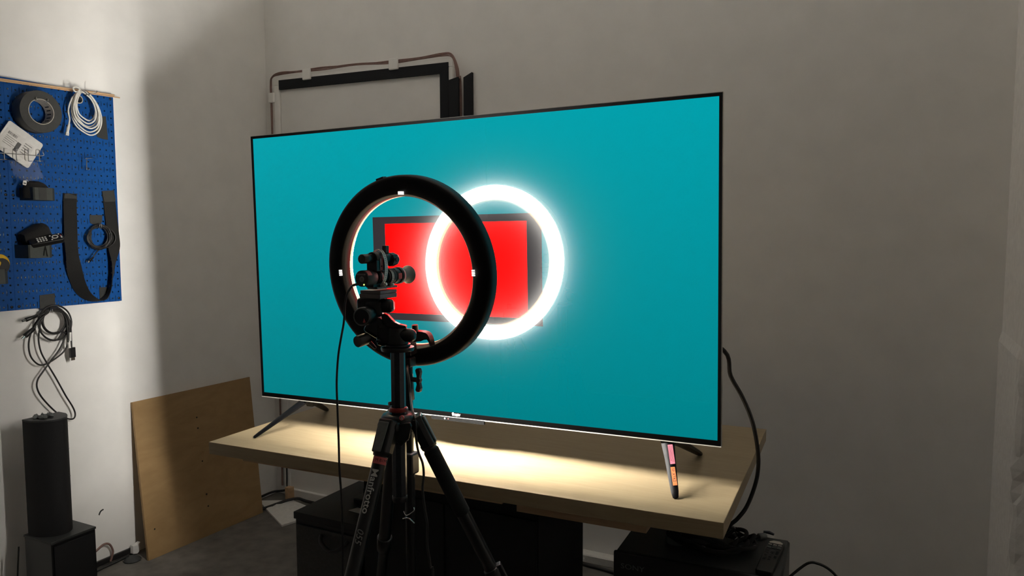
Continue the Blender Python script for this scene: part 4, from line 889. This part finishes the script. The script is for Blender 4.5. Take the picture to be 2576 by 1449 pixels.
for k, az in enumerate((0, 240, 106)):
    # 0: to the right; 240: towards the camera and left; 120: away and left
    a_ = math.radians(az+4); hd = rth*math.cos(a_)+fwh*math.sin(a_)
    d_ = (hd*math.sin(splay)+V((0, 0, -1))*math.cos(splay)).normalized()
    top = V((ax, ay, zh-.004))+hd*.036
    sd = V((0, 0, 1)).cross(hd).normalized(); nd = d_.cross(sd).normalized(); nd = nd if nd.dot(hd) > 0 else -nd
    LT = (top.z-.018)/-d_.z
    lf = Fr(top, sd, nd, d_)
    leg = B().cyl(lf.p(0, 0, .02), lf.p(0, 0, .40), .0148, seg=18).obj('leg', 'black_satin', tri, smooth=50)
    # top casting
    B().prism([(-.019, -.014), (.019, -.014), (.021, .004), (.016, .016), (-.016, .016), (-.021, .004)], lf, -.008, .062).obj('leg_casting', 'black_satin', leg, bevel=.003)
    B().cyl(lf.p(-.024, -.004, .004), lf.p(.024, -.004, .004), .010, seg=18, bev=.001).obj('hinge_pin', 'black_plastic', leg, smooth=50)
    B().prism([(-.0125, 0), (.0125, 0), (.009, .062), (-.009, .062)], Fr(lf.p(0, .0165, -.001), sd, d_, nd), 0, .004).obj('angle_lever', 'grey_plastic', leg, bevel=.002, label='grey angle lock lever')
    B().cyl(lf.p(0, 0, .058), lf.p(0, 0, .068), .0185, .0170, 20, bev=.001).obj('leg_sleeve', 'black_satin', leg, smooth=50)
    B().cyl(lf.p(0, 0, .37), lf.p(0, 0, .415), .0185, .0165, 18, bev=.002).obj('leg_clamp', 'black_plastic', leg, smooth=50)
    B().box(-.010, .010, .012, .024, .368, .412, lf).obj('clamp_lever', 'black_plastic', leg, bevel=.002)
    B().cyl(lf.p(0, 0, .40), lf.p(0, 0, .68), .0122, seg=18).obj('leg_section', 'black_satin', leg, smooth=50)
    B().cyl(lf.p(0, 0, .66), lf.p(0, 0, .70), .0150, .0135, 18, bev=.002).obj('leg_clamp', 'black_plastic', leg, smooth=50)
    B().cyl(lf.p(0, 0, .68), lf.p(0, 0, LT), .0100, seg=18).obj('leg_section', 'black_satin', leg, smooth=50)
    B().lathe([(.010, -.03), (.015, -.018), (.016, 0), (.012, .006)], lf.at(lf.p(0, 0, LT)), 16).obj('rubber_foot', 'black_rubber', leg, smooth=50)
    if k == 0: B().lathe([(.0150, .072), (.0172, .076), (.0172, .228), (.0150, .232)], lf, 20).obj('foam_sleeve', 'black_cloth', leg, smooth=50)
    leg_objs.append((leg, lf, d_))
# lettering and sticker on the leg that comes towards the camera
leg, lf, d_ = leg_objs[1]
vw = (lf.p(0, 0, .2)-CAM).normalized(); up_ = -(vw-d_*vw.dot(d_)).normalized(); sdv = up_.cross(d_).normalized()
# text runs down the leg: x along d_, y to the right in the picture
ydir = up_.cross(d_).normalized()
def legfr(t, s_):
    ang_ = s_/.0149; n_ = up_*math.cos(ang_)+(-ydir)*math.sin(ang_)*-1
    return lf.o + d_*t + (up_*math.cos(ang_)+ydir*math.sin(ang_))*.0150, n_
side_ = -1 if ydir.dot(RT) > 0 else 1
o_, n_ = legfr(.0945, side_*.0052)
text('Manfrotto', Fr(o_, d_, n_.cross(d_), n_), .0195, 'print_white', leg, sx=1.12, bold=.00025)
text('055', Fr(o_+d_*.118, d_, n_.cross(d_), n_), .0195, 'label_grey', leg, shear=.3)
o_, n_ = legfr(.106, 0); tx_ = d_.cross(n_).normalized(); tx_ = tx_ if tx_.dot(RT) > 0 else -tx_
for seg_ in range(1):
    pts_ = []
    for q_ in range(9):
        aa = math.radians(-62+q_*15.5); nn_ = up_*math.cos(aa)+tx_*math.sin(aa)
        pts_.append(nn_)
    vs = []
    for nn_ in pts_: vs += [lf.o+d_*.0700+nn_*.0151, lf.o+d_*.0845+nn_*.0151, lf.o+d_*.0845+nn_*.0156, lf.o+d_*.0700+nn_*.0156]
    n = len(pts_)
    lab_ = B().add(vs, [(i*4+k, i*4+(k+1) % 4, i*4+4+(k+1) % 4, i*4+4+k) for i in range(n-1) for k in range(4)] + [(3, 2, 1, 0), tuple(4*n-4+k for k in range(4))]).obj('sticker', 'label_red', leg, label='small red printed sticker')
text('M B1M', Fr(lf.o+d_*.0772+up_*.0158+tx_*.002, tx_, -d_, up_), .0085, 'print_black', lab_, align='CENTER')

# geared head
hx = thing('geared_head', 'black geared tripod head with three round knobs on top of the tripod', 'tripod head', (ax, ay, zt2(884)))
zb_ = zt2(884)
hc = V((ax, ay, zb_)); HB = Fr(hc, rth, fwh, (0, 0, 1))
B().lathe([(.020, 0), (.034, .002), (.0355, .006), (.0350, .010), (.026, .012)], HB.at(HB.p(.0, 0, 0)), 44).obj('base_plate', 'black_satin', hx, smooth=45)
B().lathe([(.0255, .012), (.0275, .0125), (.0275, .0165), (.025, .017)], HB, 40).obj('graduated_ring', 'gunmetal', hx, smooth=45)
B().lathe([(.0235, .017), (.0240, .030), (.0215, .040), (.020, .052)], HB, 36).obj('pan_body', 'black_satin', hx, smooth=45)
YD = V((.0, 1, 0)); XD = V((1, 0, 0))
def ypt(px, py, s): return at(px, py, s)
def knob(px, py, s, axis, r, L_, name='knob', dome=True, ring_=True):
    c0 = at(px, py, s); axis = V(axis).normalized()
    prof = [(r*.55, -.012), (r*.62, -.004), (r*.95, 0), (r, .004), (r, L_*.62), (r*.93, L_*.82), (r*.72, L_*.95), (r*.4, L_)] if dome else [(r*.8, 0), (r, .002), (r, L_-.003), (r*.94, L_)]
    return B().lathe(prof, frame(c0, axis), 32).obj(name, 'black_satin', hx, smooth=45)
dirX = (rth*.93+fwh*.36).normalized(); 
knob(957, 769, 1.56, rth*.95-fwh*.15, .0148, .030)
knob(1007, 843, 1.56, rth*.95-fwh*.2, .0140, .034)
knob(925, 851, 1.555, (-fwh*.80-rth*.55-V((0, 0, .12))), .0125, .030, dome=False)
# bodies
B().cyl(at(910, 797, 1.515), at(952, 786, 1.60), .0195, seg=36, bev=.002).obj('tilt_drum', 'black_satin', hx, smooth=45)
fcap = frame(at(909.5, 797.3, 1.513), at(910, 797, 1.515)-at(952, 786, 1.60), rth)
B().lathe([(.0172, -.001), (.0176, .0012), (.0160, .0012), (.0158, 0)], fcap, 36, closed=True).obj('cap_ring', 'grey_plastic', hx, smooth=45)
for (x0, y0, x1, y1) in ((-.0022, -.007, 0, -.001), (.0026, -.007, 0, -.001), (0, -.008, 0, .001)):
    B().tube([at(916+x0*1200, 803-y0*1200, 1.5115), at(916+x1*1200, 803-y1*1200, 1.5115)], .0007, 5, 1).obj('cap_mark', 'label_red', hx)
B().box(-.026, .022, -.018, .020, 0, .030, Fr(at(932, 783, 1.565), rth, fwh, (0, 0, 1))).obj('tilt_block', 'black_satin', hx, bevel=.007)
B().box(-.012, .024, -.016, .016, -.014, .020, Fr(at(935, 780, 1.56), rth, fwh, (0, 0, 1))).obj('upper_block', 'black_satin', hx, bevel=.006)
B().box(-.022, .024, -.018, .018, -.020, .028, Fr(at(975, 845, 1.57), rth, fwh, (0, 0, 1))).obj('lower_block', 'black_satin', hx, bevel=.008)
B().box(-.020, .020, -.016, .016, -.020, .022, Fr(at(946, 822, 1.57), (rth*.8-V((0, 0, .5))), fwh, (rth*.5+V((0, 0, .8))))).obj('link_arm', 'black_satin', hx, bevel=.008)
# curved cradle: open quarter shell
b = B(); fr_c = Fr(at(980, 812, 1.545), rth, (0, 0, 1), -fwh); vs = []
pr_ = [(-.018, .016), (-.012, .0185), (-.004, .016), (.004, .007), (.010, .001), (.020, -.004), (.034, -.007), (.034, -.012), (.018, -.012), (.0, -.011), (-.010, -.006), (-.015, .002)]
B().prism(pr_, fr_c, -.022, .0).obj('cradle', 'black_satin', hx, bevel=.0035)
B().box(-.0, .010, -.012, .014, .0, .006, Fr(at(950, 862, 1.55), (rth*.85+V((0, 0, .5))), fwh, (-rth*.5+V((0, 0, .85))))).obj('linkage', 'gunmetal', hx, bevel=.002)
B().cyl(at(926, 857, 1.548), at(945, 876, 1.56), .0045, .003, 12, bev=.001).obj('lock_pin', 'gunmetal', hx, smooth=50)
# quick release plate
QF = Fr(at(949, 741, 1.555), rth*.82+fwh*.57, -rth*.57+fwh*.82, (0, 0, 1))
QY = Fr(at(931, 738.5, 1.545), (1, 0, 0), (0, 1, 0), (0, 0, 1))
B().box(-.027, .027, -.002, .058, -.011, -.001, QY).obj('plate_clamp', 'brushed_black', hx, bevel=.0015)
B().box(-.0265, .0265, .0, .0585, -.0008, .0062, QY).obj('release_plate', 'brushed_black', hx, bevel=.0012)
B().cyl(QY.p(0, .025, -.026), QY.p(0, .025, -.011), .017, seg=24).obj('plate_neck', 'black_satin', hx, smooth=45)

# ================================================================== MEASURING CAMERA ON THE HEAD
mc = thing('measuring_camera', 'small black tube camera aimed at the screen on top of the tripod head', 'camera', QY.p(0, 0, .0064))
A0 = at(909.5, 701, 1.50)
CF = Fr(A0, (1, 0, 0), (0, 0, 1), (0, 1, 0))    # z along +Y into the scene; x right
def ring_y(y0, y1, r, name, m_, par=mc, c=(0, 0), r1=None, bev=.0008, seg=40, label=None):
    return B().lathe([(r-bev, y0), (r, y0+bev), (r1 or r, y1-bev), ((r1 or r)-bev, y1)], CF.at(CF.p(c[0], c[1], 0)), seg).obj(name, m_, par, smooth=45, label=label)
body = ring_y(0, .034, .0168, 'camera_body', 'dark_grey')
ring_y(.0342, .042, .0135, 'mount_ring', 'black_satin', r1=.013)
ring_y(.042, .056, .0150, 'lens_mount', 'black_plastic'); ring_y(.0562, .074, .0140, 'focus_ring', 'black_satin'); ring_y(.0742, .100, .0155, 'zoom_ring', 'black_plastic', r1=.0165)
ring_y(.1002, .118, .0170, 'front_ring', 'black_satin'); ring_y(.1182, .130, .0185, 'lens_barrel', 'black_plastic')
B().lathe([(.0150, .130), (.0150, .150), (.0172, .156), (.0200, .161), (.0206, .1625), (.0200, .164), (.0165, .157), (.0140, .150), (.0140, .130)], CF, 40, closed=True).obj('eyecup_hood', 'eyecup', mc, smooth=60, label='flared grey rubber hood')
B().box(-.011, .010, .0072, .0100, -.0006, 0, CF).obj('rear_label', 'label_grey', body)
text('LIGHTNING', Fr(CF.p(0, .0086, -.0007), CF.x, CF.y, -CF.z), .0030, 'print_black', body, align='CENTER', ext=.00005)
B().lathe([(.0056, 0), (.0056, .0005), (0, .0006)], Fr(CF.p(.0008, -.001, 0), CF.x, CF.y, -CF.z), 28).obj('round_label', 'label_grey', body)
for k in range(3): B().box(-.0036+abs(k-1)*.0006, .0040-abs(k-1)*.0006, .0005-.0025*k, .0014-.0025*k, -.0009, -.0006, CF.at(CF.p(.0008, -.0000, 0))).obj('label_print', 'print_black', body)
B().lathe([(.0017, 0), (.0014, .0008), (0, .001)], Fr(CF.p(.0060, -.0122, 0), CF.x, CF.y, -CF.z), 12).obj('status_light', 'green_led', body)
vs = []
for q_ in range(7):
    aa = math.radians(28+q_*6.5); vs += [CF.p(.0169*math.sin(aa), .0169*math.cos(aa), .002), CF.p(.0169*math.sin(aa), .0169*math.cos(aa), .015), CF.p(.0174*math.sin(aa), .0174*math.cos(aa), .015), CF.p(.0174*math.sin(aa), .0174*math.cos(aa), .002)]
B().add(vs, [(i*4+k, i*4+(k+1) % 4, i*4+4+(k+1) % 4, i*4+4+k) for i in range(6) for k in range(4)] + [(3, 2, 1, 0), (24, 25, 26, 27)]).obj('red_sticker', 'label_red', body)
B().tube([CF.p(-.012, -.012, .002), CF.p(-.016, -.013, -.004), CF.p(-.020, -.016, -.008)], .0028, 8, 4).obj('cable_boot', 'black_rubber', mc, smooth=60)
B().box(-.010, .010, -.0205, -.0125, .025, .10, CF).obj('camera_foot', 'black_satin', mc, bevel=.002)
B().box(-.013, .013, -.0240, -.0195, .034, .105, CF).obj('foot_rail', 'brushed_black', mc, bevel=.001)
# upper sensor tube in its holder
cu = at(912.5, 651.5, 1.50)-A0; uc = (cu.dot(CF.x)+.0, cu.dot(CF.y))
up_t = thing('sensor_probe', 'smaller black sensor tube strapped on top of the tube camera', 'sensor', CF.p(uc[0], uc[1]-.012, .03))
ring_y(0, .030, .0098, 'probe_tube', 'black_satin', up_t, uc, seg=32)
ring_y(.020, .0215, .0104, 'tube_band', 'gunmetal', up_t, uc, seg=32)
ring_y(.0302, .060, .0145, 'holder_ring', 'black_plastic', up_t, (uc[0]+.002, uc[1]-.001), seg=32)
ring_y(.062, .084, .0115, 'rear_tube', 'black_satin', up_t, (uc[0]+.002, uc[1]-.001), seg=32)
B().prism([(-.0115, -.026), (.0145, -.026), (.0145, -.004), (-.0115, -.004)], CF.at(CF.p(uc[0]+.002, uc[1], 0)), .028, .062).obj('holder_block', 'black_satin', up_t, bevel=.001)
for y_ in (.038, .052): B().box(.0148, .0156, -.024, .0, y_, y_+.010, CF.at(CF.p(uc[0]+.002, uc[1], 0))).obj('side_plate', 'brushed_black', up_t)
for y_ in (.043, .057): B().lathe([(.0014, 0), (.001, .0008), (0, .001)], Fr(CF.p(uc[0]+.0178, uc[1]-.016, y_), (0, 0, 1), (0, 1, 0), (1, 0, 0)), 10).obj('screw', 'black_matte', up_t)
B().lathe([(.0115, .084), (.0145, .087), (.0150, .102), (.0130, .108), (.0125, .108)], CF.at(CF.p(uc[0]+.004, uc[1]-.004, 0)), 8).obj('probe_head', 'black_satin', up_t)
B().lathe([(.005, 0), (.0062, .0006), (.0062, .0018), (.0045, .0022), (0, .001)], Fr(CF.p(uc[0]+.0190, uc[1]-.004, .095), (0, 1, 0), (0, 0, 1), (1, 0, 0)), 20).obj('dial', 'gunmetal', up_t, smooth=45)
B().box(-.005, .005, .010, .026, .072, .084, CF.at(CF.p(uc[0]+.002, uc[1], 0))).obj('post', 'black_satin', up_t, bevel=.001)
# hose clamps
def clampband(cx, cy, rx, ry, y0, w_, name, label, n=40):
    root = thing(name, label, 'hose clamp', CF.p(cx, cy-ry, y0), 'steel hose clamps on the tube camera')
    vs = []
    for k in range(n):
        a_ = 2*PI*k/n; 
        for (rr_, yy) in ((0, y0), (0, y0+w_), (.0008, y0+w_), (.0008, y0)):
            vs.append(CF.p(cx+(rx+rr_)*math.cos(a_), cy+(ry+rr_)*math.sin(a_), yy))
    B().add(vs, [(k*4+i, k*4+(i+1) % 4, ((k+1) % n)*4+(i+1) % 4, ((k+1) % n)*4+i) for k in range(n) for i in range(4)]).obj('band', 'steel_band', root, smooth=60)
    b = B()
    for k in range(26):
        a_ = math.radians(-75+k*6.2); er = V((math.cos(a_)*ry, math.sin(a_)*rx)).normalized()
        c0 = CF.p(cx+(rx+.0009)*math.cos(a_), cy+(ry+.0009)*math.sin(a_), y0+w_*.5)
        nn = (CF.x*er.x+CF.y*er.y).normalized()
        b.box(-.00045, .00045, -w_*.28, w_*.28, 0, .0003, Fr(c0, nn.cross(CF.z), CF.z, nn))
    o_ = b.obj('thread_slots', 'black_matte', root); o_['kind'] = 'stuff'
    a_ = math.radians(-62); c0 = CF.p(cx+(rx+.004)*math.cos(a_), cy+(ry+.004)*math.sin(a_), y0+w_*.5)
    tn = (CF.x*math.cos(math.radians(20))+CF.y*math.sin(math.radians(20)))
    B().cyl(c0-tn*.006, c0+tn*.005, .0040, seg=14, bev=.0005).obj('screw_housing', 'steel_band', root, smooth=45)
    B().cyl(c0+tn*.005, c0+tn*.009, .0033, seg=6).obj('screw_head', 'steel_band', root)
    return root
clampband(.004, uc[1]*.5+.0005, .0195, uc[1]*.5+.0178, .047, .0100, 'hose_clamp', 'large steel hose clamp wrapped around both black tubes')
clampband(0, 0, .0175, .0175, .080, .0065, 'hose_clamp', 'small steel hose clamp around the lower tube camera only')
for k, (y_, dx) in enumerate(((.105, 0),)):
    B().box(.0168, .0174, -.006, .006, .104, .116, CF).obj('red_reflection', 'label_red', mc)  # red reflection on the lens side, put in as a coloured tab
# camera cable
tag(B().tube([CF.p(-.020, -.016, -.008), at(884, 722, 1.49), at(874, 738, 1.49), at(868, 765, 1.49), at(865, 810, 1.49), at(858, 850, 1.49), at(851, 895, 1.49), at(847, 960, 1.49), at(849, 1030, 1.49), at(852, 1110, 1.49), at(854, 1180, 1.49), at(859, 1250, 1.49), at(861, 1320, 1.49), at(862, 1390, 1.49), at(862, 1450, 1.49), at(864, 1540, 1.49), V((-1.12, 1.1, .02)), V((-1.15, .9, .006))], .0023, 8, 6).obj('camera_cable', 'black_rubber', smooth=60), 'black cable hanging straight down from the back of the tube camera', 'cable')
